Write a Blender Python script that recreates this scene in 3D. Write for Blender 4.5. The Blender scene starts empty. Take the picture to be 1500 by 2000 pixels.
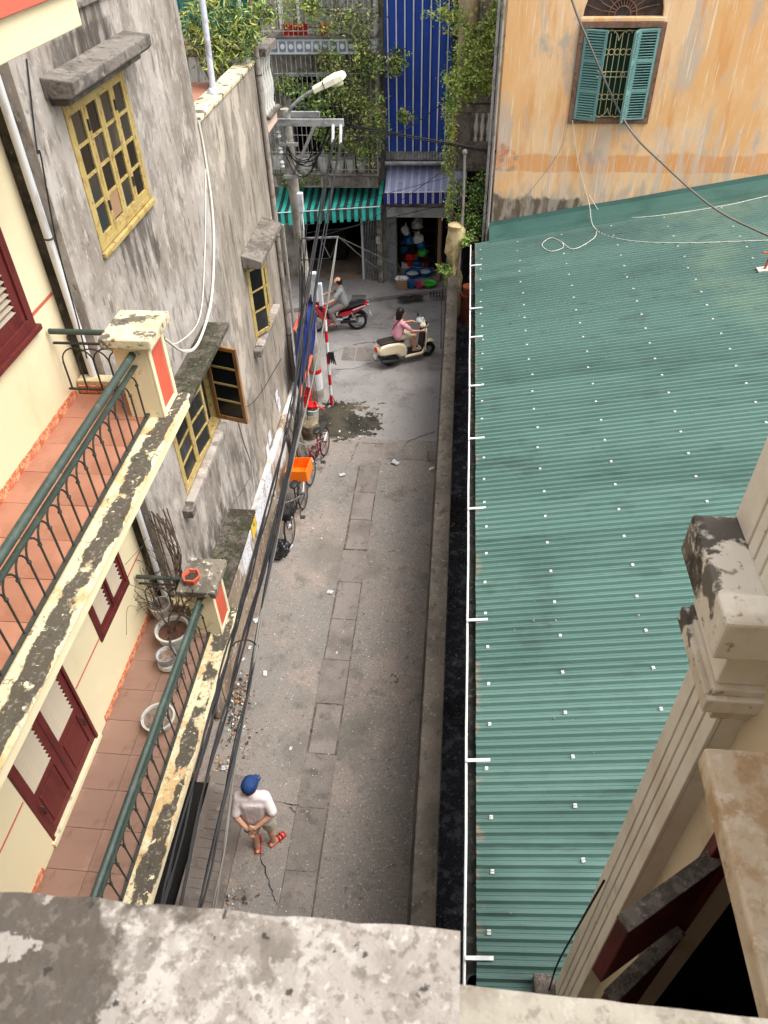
import bpy, math, random
from mathutils import Vector, Matrix, noise
rnd = random.Random(7)
SC = bpy.context.scene
COL = SC.collection
# ------------------------------------------------------------------ camera
H = 9.8
F, PITCH, YAW, ROLL = 1458.89592, 0.736711095, 0.10725642, -0.0272594399
def _axes():
    fw = Vector((-math.sin(YAW)*math.cos(PITCH), math.cos(YAW)*math.cos(PITCH), -math.sin(PITCH)))
    rt = Vector((math.cos(YAW), math.sin(YAW), 0)); up = rt.cross(fw)
    c, s = math.cos(ROLL), math.sin(ROLL)
    return c*rt+s*up, -s*rt+c*up, fw
RT, UP, FW = _axes()
EYE = Vector((0, 0, H))
cam = bpy.data.cameras.new('camera'); camo = bpy.data.objects.new('camera', cam); COL.objects.link(camo)
mw = Matrix.Identity(4)
for i in range(3):
    mw[i][0], mw[i][1], mw[i][2], mw[i][3] = RT[i], UP[i], -FW[i], EYE[i]
camo.matrix_world = mw
cam.sensor_fit = 'VERTICAL'; cam.sensor_height = 36.0; cam.sensor_width = 27.0
cam.lens = F/2000*36.0
cam.clip_start = 0.02; cam.clip_end = 2000
cam.dof.use_dof = True; cam.dof.focus_distance = 13.0; cam.dof.aperture_fstop = 13.0
SC.camera = camo
# ------------------------------------------------------------------ sky and sun (bright overcast)
W = bpy.data.worlds.new('World'); SC.world = W; W.use_nodes = True
nt = W.node_tree; nt.nodes.clear()
sky = nt.nodes.new('ShaderNodeTexSky'); sky.sky_type = 'NISHITA'; sky.sun_disc = False
SUN_EL, SUN_AZ = math.radians(62), math.radians(100)
sky.sun_elevation = SUN_EL; sky.sun_rotation = SUN_AZ
sky.air_density = 1.0; sky.dust_density = 6.0; sky.ozone_density = 1.0
hs = nt.nodes.new('ShaderNodeHueSaturation'); hs.inputs['Saturation'].default_value = 0.22
bg = nt.nodes.new('ShaderNodeBackground'); bg.inputs[1].default_value = 0.15
wo = nt.nodes.new('ShaderNodeOutputWorld')
nt.links.new(sky.outputs[0], hs.inputs['Color']); nt.links.new(hs.outputs[0], bg.inputs[0]); nt.links.new(bg.outputs[0], wo.inputs[0])
sl = bpy.data.lights.new('sun', 'SUN'); sl.energy = 1.1; sl.angle = math.radians(45); sl.color = (1.0, 0.95, 0.87)
so = bpy.data.objects.new('sun', sl); COL.objects.link(so)
sd = Vector((math.sin(SUN_AZ)*math.cos(SUN_EL), math.cos(SUN_AZ)*math.cos(SUN_EL), math.sin(SUN_EL)))
so.rotation_euler = sd.to_track_quat('Z', 'Y').to_euler(); so.location = (0, -10, 40)
VS = SC.view_settings
VS.view_transform = 'Standard'; VS.look = 'None'; VS.exposure = 1.15; VS.gamma = 1.0; VS.use_curve_mapping = False
SC.render.engine = 'CYCLES'
# ------------------------------------------------------------------ pixel -> point on a plane of the place
def at(px, py, **k):
    d = (px-750)*RT-(py-1000)*UP+F*FW
    (a, v), = k.items(); i = 'XYZ'.index(a)
    return EYE + d*((v-EYE[i])/d[i])
def S(r, g, b):
    f = lambda c: (c/255/12.92) if c/255 <= .04045 else ((c/255+.055)/1.055)**2.4
    return (f(r), f(g), f(b), 1)
# ------------------------------------------------------------------ materials
MATS = {}
def mat(name, col, rough=.8, layers=(), bump=None, metal=0, spec=.3, alpha=None, trans=0, vary=0, emit=None, sheen=0, coat=0):
    """layers: dicts c colour, s scale, lo, hi, st stretch, mask [(axis,a,b)], amt"""
    if name in MATS: return MATS[name]
    m = bpy.data.materials.new(name); m.use_nodes = True; MATS[name] = m
    n = m.node_tree.nodes; L = m.node_tree.links
    b = n['Principled BSDF']
    b.inputs['Roughness'].default_value = rough; b.inputs['Metallic'].default_value = metal
    b.inputs['Specular IOR Level'].default_value = spec
    if coat: b.inputs['Coat Weight'].default_value = coat; b.inputs['Coat Roughness'].default_value = .15
    if trans: b.inputs['Transmission Weight'].default_value = trans
    if alpha is not None: b.inputs['Alpha'].default_value = alpha
    tc = n.new('ShaderNodeTexCoord'); co = tc.outputs['Object']
    cur = None
    rgb = n.new('ShaderNodeRGB'); rgb.outputs[0].default_value = col; cur = rgb.outputs[0]
    if vary:
        oi = n.new('ShaderNodeObjectInfo'); hv = n.new('ShaderNodeHueSaturation')
        mr = n.new('ShaderNodeMapRange'); mr.inputs[3].default_value = 1-vary; mr.inputs[4].default_value = 1+vary
        L.new(oi.outputs['Random'], mr.inputs[0]); L.new(mr.outputs[0], hv.inputs['Value']); L.new(cur, hv.inputs['Color']); cur = hv.outputs[0]
    for i, l in enumerate(layers):
        mp = n.new('ShaderNodeMapping'); mp.inputs['Scale'].default_value = l.get('st', (1, 1, 1))
        mp.inputs['Location'].default_value = (i*7.3+l.get('off', 0), i*3.1, i*5.7)
        L.new(co, mp.inputs[0])
        if l.get('kind') == 'voronoi':
            nz = n.new('ShaderNodeTexVoronoi'); nz.inputs['Scale'].default_value = l['s']; nz.feature = 'DISTANCE_TO_EDGE'
            val = nz.outputs['Distance']
        else:
            nz = n.new('ShaderNodeTexNoise'); nz.inputs['Scale'].default_value = l['s']
            nz.inputs['Detail'].default_value = l.get('d', 7); nz.inputs['Roughness'].default_value = l.get('r', .62)
            nz.inputs['Distortion'].default_value = l.get('w', .15)
            val = nz.outputs['Fac']
        L.new(mp.outputs[0], nz.inputs['Vector'])
        for ax, a, c in l.get('mask', ()):
            sx = n.new('ShaderNodeSeparateXYZ'); L.new(co, sx.inputs[0])
            mr = n.new('ShaderNodeMapRange'); mr.inputs[1].default_value = a; mr.inputs[2].default_value = c
            mr.inputs[3].default_value = -l.get('mk', .5); mr.inputs[4].default_value = 0
            L.new(sx.outputs['XYZ'.index(ax)], mr.inputs[0])
            ad = n.new('ShaderNodeMath'); ad.operation = 'ADD'; L.new(val, ad.inputs[0]); L.new(mr.outputs[0], ad.inputs[1]); val = ad.outputs[0]
        mr = n.new('ShaderNodeMapRange'); mr.inputs[1].default_value = l['lo']; mr.inputs[2].default_value = l['hi']
        mr.inputs[4].default_value = l.get('amt', 1); mr.interpolation_type = 'SMOOTHSTEP'
        L.new(val, mr.inputs[0])
        mx = n.new('ShaderNodeMix'); mx.data_type = 'RGBA'
        L.new(mr.outputs[0], mx.inputs[0]); L.new(cur, mx.inputs[6]); mx.inputs[7].default_value = l['c']; cur = mx.outputs[2]
    L.new(cur, b.inputs['Base Color'])
    if emit: b.inputs['Emission Color'].default_value = emit[0]; b.inputs['Emission Strength'].default_value = emit[1]
    if bump:
        for (s, st, dist) in (bump if isinstance(bump, list) else [bump]):
            nz = n.new('ShaderNodeTexNoise'); nz.inputs['Scale'].default_value = s; nz.inputs['Detail'].default_value = 6
            L.new(co, nz.inputs['Vector'])
            bp = n.new('ShaderNodeBump'); bp.inputs['Strength'].default_value = st; bp.inputs['Distance'].default_value = dist
            L.new(nz.outputs['Fac'], bp.inputs['Height'])
            if b.inputs['Normal'].links: L.new(b.inputs['Normal'].links[0].from_socket, bp.inputs['Normal'])
            L.new(bp.outputs[0], b.inputs['Normal'])
    return m
def lay(c, s, lo, hi, **k): return dict(c=c, s=s, lo=lo, hi=hi, **k)
BLK = S(42, 40, 36); SOOT = S(62, 59, 54)
M_asph = mat('asphalt', S(134, 130, 128), .9, [lay(S(150, 145, 142), .6, .42, .62), lay(S(108, 104, 101), 1.7, .53, .68, amt=.7), lay(S(96, 92, 89), 12, .58, .68, amt=.6), lay(S(168, 164, 160), 60, .62, .72, amt=.5), lay(S(86, 83, 80), 45, .64, .72, amt=.6)], bump=(70, .5, .01))
M_conc = mat('alley_concrete', S(134, 125, 118), .92, [lay(S(122, 118, 113), .35, .4, .6), lay(S(148, 135, 126), .8, .5, .66, amt=.8),
    lay(S(98, 91, 85), 2.6, .54, .70, amt=.7), lay(S(106, 84, 70), .9, .44, .62, mask=[('X', -2.0, -3.2)], amt=.65), lay(S(178, 172, 165), 26, .56, .66, amt=.6, mask=[('X', -3.0, -.9)], mk=.06), lay(S(198, 194, 187), 55, .60, .67, amt=.6), lay(S(74, 70, 66), 34, .58, .66, amt=.7), lay(S(84, 78, 73), 9, .60, .68, amt=.65), lay(S(96, 92, 84), .5, .56, .66, amt=.5)], bump=[(60, .6, .015), (6, .3, .025)])
M_slab = mat('drain_slab', S(130, 122, 116), .92, [lay(S(114, 107, 101), 1.5, .42, .6), lay(S(88, 82, 77), 4, .54, .68, amt=.7), lay(S(172, 167, 161), 50, .60, .68, amt=.6), lay(S(76, 72, 68), 34, .58, .66, amt=.6)], bump=(50, .6, .012), vary=.08)
M_joint = mat('joint_dirt', S(86, 79, 72), .95, [lay(S(112, 104, 96), 9, .45, .6), lay(S(58, 53, 48), 5, .56, .64)], bump=(40, .6, .01))
M_crack = mat('crack_dark', S(50, 47, 44), .95)
M_dirt = mat('wet_dirt', S(72, 68, 56), .8, [lay(S(44, 42, 36), 1.3, .42, .58), lay(S(128, 112, 92), 1.1, .56, .66), lay(S(60, 66, 46), 3.5, .56, .68, amt=.7), lay(S(150, 146, 136), 34, .66, .72, amt=.7)], bump=[(30, .8, .02), (8, .6, .03)])
M_black = mat('ditch_tar', S(58, 58, 64), .55, [lay(S(122, 124, 132), 7, .50, .62, amt=.75), lay(S(20, 20, 22), 1.1, .45, .62, amt=.8), lay(S(150, 152, 158), 36, .58, .66, amt=.75)], bump=[(22, .9, .03), (80, .5, .01)])
M_wallr = mat('boundary_wall_render', S(96, 89, 81), .93, [lay(S(76, 71, 64), 1.2, .42, .62), lay(S(56, 52, 47), 6, .53, .66, amt=.8), lay(S(128, 121, 110), 14, .58, .68, amt=.7), lay(S(42, 39, 36), 2.2, .48, .62, mask=[('X', -.05, .2)], amt=.85), lay(S(50, 47, 43), 30, .58, .66, amt=.6)], bump=(35, .8, .018))
M_cream = mat('cream_paint', S(222, 208, 172), .75, [lay(S(230, 217, 184), .5, .45, .65), lay(S(204, 184, 144), 1.4, .56, .76, st=(1, 1, .35), amt=.5)], bump=(90, .12, .004))
M_creamd = mat('cream_pillar', S(222, 209, 174), .75, [lay(S(198, 180, 144), 3, .52, .72, amt=.6), lay(SOOT, 7, .60, .72, amt=.5)], bump=(60, .25, .006))
M_red = mat('coral_panel', S(200, 92, 70), .7, [lay(S(182, 80, 60), 5, .5, .7, amt=.6)], bump=(60, .1, .004))
M_ledge = mat('mouldy_ledge', S(202, 188, 154), .85, [lay(S(182, 150, 102), 3.2, .46, .60, amt=.85), lay(S(62, 58, 52), 2.6, .40, .45, st=(1, .8, 1), amt=.95, mask=[('X', -2.72, -2.62), ('X', -2.455, -2.50)], mk=.30), lay(S(126, 119, 107), 24, .54, .64, amt=.75, mask=[('X', -2.9, -2.58)], mk=.1), lay(S(212, 200, 168), 10, .60, .64, amt=.9), lay(S(54, 51, 46), 18, .58, .66, amt=.7)], bump=[(18, .7, .012), (60, .5, .006)])
M_cap = mat('mouldy_cap', S(204, 192, 160), .85, [lay(S(186, 166, 128), 4, .5, .62, amt=.7), lay(S(88, 83, 75), 4.5, .53, .59, amt=.95), lay(S(60, 57, 52), 12, .57, .66, amt=.8), lay(S(214, 204, 178), 18, .60, .66, amt=.6)], bump=[(24, .6, .01)])
M_capg = mat('grey_cap', S(116, 108, 96), .9, [lay(S(86, 80, 70), 4, .45, .6), lay(S(182, 176, 162), 16, .57, .64, amt=.85), lay(S(58, 54, 48), 20, .58, .68, amt=.8)], bump=[(28, .6, .01)])
M_tile = mat('terracotta_tile', S(168, 118, 96), .62, [lay(S(154, 104, 82), 1.2, .42, .62), lay(S(178, 134, 114), 3, .56, .7, amt=.5), lay(S(120, 82, 62), 2.2, .58, .72, amt=.5), lay(S(210, 190, 176), 40, .66, .72, amt=.5)], bump=(30, .12, .004), vary=.05, spec=.4)
M_tiled = mat('dirty_terracotta_tile', S(138, 108, 94), .55, [lay(S(156, 106, 82), .9, .48, .62, mask=[('Y', 3.0, 4.6)], mk=.35), lay(S(116, 92, 78), 1.6, .46, .62, amt=.8), lay(S(176, 140, 122), 4, .56, .7, amt=.5), lay(S(104, 76, 58), 2.5, .60, .66, st=(3, .5, 1), amt=.6), lay(S(70, 58, 50), 30, .66, .72, amt=.6)], bump=(30, .2, .005), vary=.04, spec=.4)
M_grout = mat('grout', S(120, 92, 78), .9)
M_skirt = mat('skirting_tile', S(184, 104, 74), .5, [lay(S(232, 168, 130), 18, .5, .54, w=2.5, d=2), lay(S(176, 78, 48), 9, .52, .6, w=2, d=2, amt=.6)])
M_rail = mat('rail_green', S(52, 66, 60), .5, [lay(S(74, 88, 80), 6, .5, .66, amt=.6), lay(S(122, 92, 66), 16, .63, .7, amt=.8), lay(S(170, 176, 168), 26, .68, .72, amt=.7)], bump=(60, .2, .003), spec=.5)
M_iron = mat('iron_bar', S(52, 54, 50), .6, [lay(S(86, 66, 52), 14, .56, .68, amt=.7)], bump=(70, .3, .003))
M_grey = mat('grey_render', S(156, 148, 140), .93, [lay(S(174, 167, 161), .5, .40, .62), lay(S(128, 119, 110), 1.3, .46, .62, st=(1, 1, .6), amt=.75),
    lay(S(112, 104, 95), 3.4, .50, .64, st=(1, 1.3, .5), amt=.65), lay(S(186, 178, 169), 2.6, .53, .62, st=(1, 1.2, .6), amt=.7), lay(S(96, 89, 81), 7, .55, .66, st=(1, 1.3, .35), amt=.7),
    lay(S(198, 190, 180), 15, .58, .66, st=(1, 1.3, .5), amt=.6), lay(S(92, 85, 78), .8, .54, .66, st=(1, 1, .55), amt=.5), lay(S(70, 65, 59), 18, .62, .70, st=(1, 1.2, .6), amt=.7),
    lay(S(64, 60, 55), 5, .36, .56, st=(1, 1.2, .5), mask=[('Y', 6.2, 6.6), ('Y', 8.4, 8.0), ('Z', 8.35, 8.45), ('Z', 8.75, 8.6)], mk=.5, amt=.75),
    lay(S(66, 61, 55), 7, .40, .56, st=(1, 1.6, .3), mask=[('Y', 6.5, 7.1), ('Y', 8.3, 7.8), ('Z', 5.6, 6.5)], mk=.4, amt=.75),
    lay(S(58, 54, 49), 6, .38, .56, st=(1, 1.2, .3), mask=[('Z', 3.0, 2.25), ('Y', 8.8, 8.2)], mk=.4, amt=.8),
    lay(S(80, 74, 68), 4, .44, .58, st=(1, 1.4, .35), mask=[('Z', 3.5, 2.6)], mk=.3, amt=.6)], bump=[(14, .4, .02), (60, .3, .008)])
M_grey2 = mat('patchy_render', S(156, 147, 136), .93, [lay(S(126, 118, 107), 2.2, .44, .60, st=(1, 1.2, .5), amt=.8), lay(S(94, 87, 79), 5, .52, .66, st=(1, 1.4, .25), amt=.75), lay(S(186, 176, 162), 1.1, .54, .60, st=(1, 1, .6), amt=.8), lay(S(84, 78, 70), 16, .58, .68, st=(1, 1.2, .35), amt=.6)], bump=[(16, .4, .02), (60, .3, .008)])
M_plinth = mat('painted_plinth', S(150, 134, 116), .92, [lay(S(122, 104, 86), 1.3, .46, .62, st=(1, 1, .5)), lay(S(208, 206, 204), 1.5, .40, .5, mask=[('Z', .35, .95), ('Z', 2.05, 1.75), ('Y', 6.6, 8.2)], mk=.4, amt=.9),
    lay(S(112, 88, 68), 2.0, .42, .56, st=(1, 1, .5), mask=[('Z', .8, .1)], amt=.8), lay(S(96, 88, 80), 8, .56, .66, st=(1, 1, .3), amt=.7), lay(S(226, 224, 222), 12, .58, .64, amt=.5)], bump=[(18, .5, .015), (70, .3, .006)])
M_cano = mat('weathered_concrete', S(116, 109, 102), .95, [lay(S(88, 83, 77), 3, .44, .6), lay(S(136, 128, 120), 8, .54, .66, amt=.7), lay(S(56, 53, 48), 14, .55, .66, amt=.8)], bump=[(22, .8, .015), (80, .5, .006)])
M_moss = mat('mossy_concrete', S(94, 87, 78), .95, [lay(S(62, 58, 48), 3.5, .44, .56), lay(S(54, 60, 36), 9, .5, .6, amt=.8), lay(S(128, 120, 108), 24, .6, .66, amt=.8), lay(S(32, 32, 24), 18, .55, .64, amt=.8)], bump=[(24, 1, .03), (70, .7, .01)])
M_yel = mat('yellow_window_paint', S(172, 150, 92), .65, [lay(S(180, 164, 114), 2, .5, .66, amt=.7), lay(S(146, 118, 68), 8, .50, .64, amt=.8), lay(S(92, 76, 54), 16, .57, .66, amt=.85), lay(S(190, 180, 148), 24, .6, .66, amt=.6)], bump=(50, .25, .004))
M_wood = mat('brown_sash_wood', S(146, 104, 62), .65, [lay(S(112, 78, 46), 6, .5, .66, st=(1, 1, .2))], bump=(50, .25, .004))
M_glass = mat('dark_glass', S(26, 27, 28), .2, spec=.25)
M_glassr = mat('dim_glass', S(44, 46, 46), .18, [lay(S(70, 72, 70), 3, .5, .7, st=(3, 3, .3))], spec=.5)
M_board = mat('board_pane', S(150, 118, 92), .8)
M_dark = mat('dark_interior', S(34, 31, 29), .9)
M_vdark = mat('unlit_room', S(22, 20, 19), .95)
M_maroon = mat('maroon_wood', S(100, 40, 38), .55, [lay(S(82, 31, 31), 4, .46, .64, st=(2, 2, .4)), lay(S(134, 60, 50), 12, .6, .7, amt=.4)], bump=(60, .15, .003))
M_slat = mat('louvre_cream', S(178, 165, 146), .7, [lay(S(188, 172, 146), 8, .52, .66, amt=.6)])
M_redline = mat('red_line_paint', S(190, 100, 80), .7)
M_pvc = mat('white_pvc_pipe', S(214, 214, 214), .45, [lay(S(150, 146, 140), 5, .54, .68, st=(3, 3, .4), amt=.7)])
M_ggrey = mat('grey_pipe', S(150, 142, 134), .6, [lay(S(104, 96, 88), 6, .5, .66, amt=.7)])
M_darkmoss = mat('dark_moss_render', S(70, 66, 60), .95, [lay(S(46, 44, 40), 4, .45, .6), lay(S(110, 104, 94), 12, .58, .68, amt=.7)], bump=(30, .6, .012))
M_cable = mat('black_cable', S(24, 25, 28), .6, spec=.3)
M_cableg = mat('grey_cable', S(108, 106, 100), .55)
M_cablew = mat('white_cable', S(222, 218, 206), .6)
M_galv = mat('galvanised_steel', S(168, 170, 172), .45, [lay(S(128, 128, 128), 6, .46, .64), lay(S(196, 198, 200), 14, .56, .68, amt=.6)], metal=.35)
M_pole = mat('pole_concrete', S(176, 170, 160), .9, [lay(S(150, 142, 130), 4, .45, .62), lay(S(116, 108, 98), 12, .56, .68, amt=.7)], bump=(40, .4, .01))
M_roof = mat('green_roof_paint', S(80, 109, 102), .5, [lay(S(86, 116, 108), 1.05, .46, .54, st=(.01, 1, .01), d=1), lay(S(68, 96, 89), .9, .5, .66, st=(.3, 1, 1), amt=.8), lay(S(112, 132, 112), .7, .46, .64, mask=[('X', 3.2, 4.9), ('Y', 9.5, 11.5)], mk=.2, amt=.55), lay(S(104, 128, 121), 9, .62, .70, st=(.2, 2.5, 1), amt=.4), lay(S(50, 73, 67), 4, .56, .70, st=(.3, 1.5, 1), amt=.45), lay(S(62, 76, 70), 1.6, .56, .70, st=(1, 1, 1), amt=.4), lay(S(112, 116, 104), 22, .65, .70, amt=.35), lay(S(138, 118, 100), 6, .44, .6, mask=[('X', .60, .44)], mk=.3, amt=.6)], bump=(60, .08, .003), spec=.4)
M_roofd = mat('green_flashing', S(60, 94, 87), .5, [lay(S(50, 82, 75), 1.2, .45, .65)])
M_orange = mat('ochre_render', S(226, 176, 120), .9, [lay(S(234, 196, 152), .9, .42, .60, st=(1, 1, .5), amt=.9), lay(S(190, 176, 162), 1.5, .52, .64, st=(1.3, 1, .4), amt=.75),
    lay(S(216, 152, 88), 2.4, .52, .66, st=(1.5, 1, .22), amt=.6), lay(S(220, 148, 84), .8, .30, .42, mask=[('Z', 4.30, 4.42), ('Z', 4.85, 4.66)], mk=.4, amt=.7), lay(S(206, 190, 174), 4, .48, .60, st=(2.2, 1, .14), mask=[('Z', 5.6, 5.2)], mk=.2, amt=.7),
    lay(S(190, 116, 70), 2.2, .36, .48, mask=[('X', 1.5, .95), ('Z', 4.2, 4.5), ('Z', 5.1, 4.8)], mk=.4, amt=.8), lay(S(150, 142, 132), 6, .52, .6, mask=[('X', 1.75, 1.3), ('Z', 4.25, 4.4), ('Z', 5.0, 4.7)], mk=.3, amt=.7),
    lay(S(238, 218, 190), 9, .56, .66, st=(2.5, 1, .1), amt=.7), lay(S(168, 162, 155), 1.1, .58, .68, st=(1, 1, .6), amt=.75),
    lay(S(72, 67, 60), 2.4, .33, .46, st=(1, 1, .7), mask=[('Z', 4.15, 3.75), ('X', 3.3, 2.6)], mk=.5, amt=.9), lay(S(176, 164, 150), 3.4, .42, .58, st=(1.6, 1, .4), mask=[('Z', 4.5, 3.9)], mk=.3, amt=.7)], bump=[(30, .3, .01), (90, .25, .004)])
M_stone = mat('pilaster_render', S(230, 224, 212), .85, [lay(S(218, 209, 194), 2, .45, .63), lay(S(224, 217, 206), 7, .54, .68, amt=.7), lay(S(166, 150, 130), 5, .6, .72, amt=.5), lay(S(120, 108, 94), 30, .66, .72, amt=.6)], bump=[(40, .4, .006), (120, .3, .003)])
M_stonem = mat('mouldy_cornice', S(222, 214, 200), .88, [lay(S(206, 194, 174), 3, .48, .64), lay(S(66, 62, 56), 7, .44, .50, mask=[('Y', 1.66, 1.94)], mk=.35, amt=.92), lay(S(66, 62, 56), 9, .40, .48, mask=[('X', .97, .89), ('Y', 1.56, 1.8)], mk=.25, amt=.85), lay(S(110, 98, 82), 20, .6, .68, amt=.7), lay(S(236, 228, 212), 10, .56, .66, amt=.6)], bump=[(30, .5, .008)])
M_stonec = mat('crazed_ledge', S(214, 196, 170), .85, [lay(S(190, 160, 126), 6, .46, .6), lay(S(228, 214, 194), 12, .52, .62, amt=.8), lay(S(150, 126, 100), 26, .0, .06, kind='voronoi', amt=0), lay(S(152, 130, 104), 18, .6, .7, amt=.6)], bump=[(30, .5, .006)])
M_wing = mat('wing_wall', S(216, 203, 178), .82, [lay(S(190, 170, 142), 1.6, .5, .7), lay(S(96, 84, 70), 7, .58, .68, mask=[('Y', 1.5, 1.62)], mk=.15, amt=.7)], bump=(60, .2, .005))
M_para = mat('parapet_render', S(152, 145, 138), .9, [lay(S(130, 122, 114), 9, .42, .58), lay(S(170, 165, 158), 24, .5, .60, amt=.8), lay(S(106, 99, 92), 16, .55, .64, amt=.75), lay(S(92, 86, 79), 70, .54, .63, amt=.6), lay(S(182, 178, 172), 55, .57, .64, amt=.6), lay(S(76, 69, 62), 7, .42, .48, mask=[('X', -.12, -.24)], mk=.28, amt=.95), lay(S(108, 100, 92), 60, .52, .6, mask=[('X', -.1, -.3)], mk=.05, amt=.6), lay(S(150, 144, 137), 15, .61, .63, mask=[('X', -.1, -.3)], mk=.05, amt=.9), lay(S(50, 47, 44), 28, .63, .66, amt=.9)], bump=[(60, .8, .005), (180, .5, .003)])
M_para2 = mat('parapet_pale', S(154, 148, 136), .9, [lay(S(134, 127, 115), 20, .46, .6), lay(S(108, 100, 88), 50, .56, .66, amt=.6), lay(S(168, 163, 152), 35, .58, .64, amt=.6)], bump=(120, .5, .003))
M_weath = mat('weathered_timber', S(112, 104, 96), .92, [lay(S(82, 75, 68), 20, .44, .6, st=(1, 1, 1)), lay(S(150, 142, 132), 50, .56, .66, amt=.6)], bump=[(70, .6, .004)])
M_louv = mat('teal_shutter', S(104, 144, 140), .65, [lay(S(122, 160, 154), 3, .48, .64, amt=.7), lay(S(86, 122, 118), 12, .56, .68, amt=.7)], bump=(60, .15, .003))
M_frameb = mat('brown_window_frame', S(122, 92, 76), .75, [lay(S(92, 70, 58), 8, .46, .64), lay(S(160, 140, 124), 20, .6, .68, amt=.6)])
M_grille = mat('cream_grille', S(206, 192, 150), .6, [lay(S(150, 122, 84), 14, .58, .68, amt=.6)])
M_greenin = mat('green_curtain', S(16, 62, 44), .7, [lay(S(10, 44, 32), 3, .45, .62, st=(8, 1, .3))])
M_blue = mat('blue_sheet', S(36, 72, 160), .55, [lay(S(30, 60, 140), 1.2, .45, .65), lay(S(36, 80, 186), 4, .55, .7, st=(4, 1, .3), amt=.5)])
M_whites = mat('white_stripe', S(214, 218, 226), .6, [lay(S(176, 182, 198), 3, .5, .68, amt=.6)])
M_awb = mat('faded_blue_awning', S(158, 164, 204), .6, [lay(S(170, 176, 210), 3, .46, .64), lay(S(66, 74, 134), 8, .57, .7, amt=.6)])
M_awbd = mat('blue_valance', S(36, 44, 128), .6)
M_awt = mat('teal_awning', S(60, 190, 176), .6, [lay(S(46, 162, 152), 3, .46, .66), lay(S(78, 196, 180), 9, .58, .7, amt=.5)])
M_awtd = mat('dark_teal_stripe', S(52, 76, 70), .65, [lay(S(36, 54, 52), 4, .46, .66)])
M_teal = mat('teal_siding', S(24, 112, 112), .5, [lay(S(18, 92, 94), 1.5, .45, .62)])
M_fgrey = mat('old_facade', S(158, 153, 143), .93, [lay(S(104, 100, 90), 1.6, .44, .62), lay(S(160, 154, 144), 4, .56, .7, amt=.6), lay(S(70, 66, 58), 5, .54, .66, st=(1, 1, .35), amt=.7)], bump=(20, .4, .01))
M_fpale = mat('pale_band', S(196, 200, 204), .8, [lay(S(150, 152, 152), 3, .48, .66, amt=.7)])
M_fmot = mat('motif_grey', S(120, 128, 136), .85, [lay(S(90, 96, 100), 6, .5, .66)])
M_bars = mat('white_bars', S(176, 176, 168), .6, [lay(S(122, 118, 106), 6, .5, .66)])
M_cbars = mat('cage_bars', S(160, 158, 148), .7, [lay(S(90, 84, 74), 6, .5, .66)])
M_leafs = [mat('leaf_%s' % k, c, .5, [lay(c2, 6, .42, .64)], spec=.4) for k, c, c2 in (('mid', S(118, 146, 78), S(88, 116, 58)), ('bright', S(174, 194, 100), S(140, 166, 76)), ('dark', S(62, 86, 48), S(44, 64, 36)), ('yellow', S(182, 186, 98), S(150, 158, 78)), ('dry', S(142, 134, 94), S(108, 102, 74)))]
M_bark = mat('bark', S(82, 66, 54), .9, [lay(S(54, 44, 38), 20, .45, .62)])
M_pot = mat('white_pot', S(190, 190, 184), .6, [lay(S(150, 148, 138), 6, .5, .66, amt=.7), lay(S(96, 92, 82), 14, .6, .7, amt=.6)])
M_soil = mat('dry_soil', S(142, 124, 112), .95, [lay(S(112, 96, 84), 9, .45, .62), lay(S(166, 150, 138), 26, .58, .68, amt=.7)], bump=(30, .8, .02))
M_terra = mat('terracotta', S(176, 92, 62), .8, [lay(S(146, 70, 46), 8, .48, .64)])
M_redpl = mat('red_plastic', S(206, 34, 34), .4)
M_redp = mat('red_paint', S(196, 26, 34), .35)
M_whp = mat('white_paint', S(220, 222, 222), .4, [lay(S(180, 180, 178), 8, .54, .68, amt=.6)])
M_orp = mat('orange_plastic', S(248, 120, 28), .4)
M_bag = mat('black_bag', S(24, 24, 26), .28, spec=.55)
M_tyre = mat('tyre_rubber', S(36, 36, 37), .85)
M_bpl = mat('black_plastic', S(38, 38, 40), .5)
M_chrome = mat('chrome', S(200, 200, 200), .22, metal=.9)
M_dred = mat('dark_red_frame', S(112, 28, 40), .4)
M_bred = mat('red_bodywork', S(176, 22, 40), .25, coat=.6, spec=.5)
M_bcream = mat('cream_bodywork', S(232, 216, 184), .25, coat=.6, spec=.5)
M_seat = mat('seat_vinyl', S(52, 44, 42), .55)
M_skin = mat('skin', S(198, 150, 124), .55, [lay(S(182, 128, 104), 9, .5, .7, amt=.5)])
M_hair = mat('black_hair', S(30, 25, 24), .45)
M_shirtw = mat('pale_shirt', S(226, 212, 212), .85, [lay(S(206, 190, 190), 6, .48, .66)], bump=[(14, .35, .02)])
M_shorts = mat('beige_shorts', S(190, 180, 158), .85, bump=[(16, .3, .02)])
M_cap_b = mat('blue_cap', S(28, 56, 104), .75, [lay(S(22, 46, 90), 10, .5, .66)])
M_polo = mat('grey_polo', S(140, 144, 144), .85, [lay(S(122, 126, 126), 7, .5, .66)], bump=[(14, .3, .02)])
M_trou = mat('grey_trousers', S(134, 122, 118), .85, bump=[(14, .3, .02)])
M_pink = mat('pink_shirt', S(224, 160, 172), .85, [lay(S(206, 140, 154), 7, .5, .66)], bump=[(14, .3, .02)])
M_sandal = mat('red_sandal', S(166, 40, 38), .6)
M_blued = mat('dark_blue_tarp', S(26, 42, 104), .6, [lay(S(18, 30, 78), 3, .46, .64)], bump=[(7, .5, .03)])
M_redtr = mat('orange_red_trim', S(236, 96, 72), .6)
M_lampc = mat('lamp_housing', S(226, 222, 200), .4)
M_paper = mat('litter_paper', S(186, 188, 190), .8, [lay(S(150, 152, 154), 12, .5, .64)])
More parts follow.
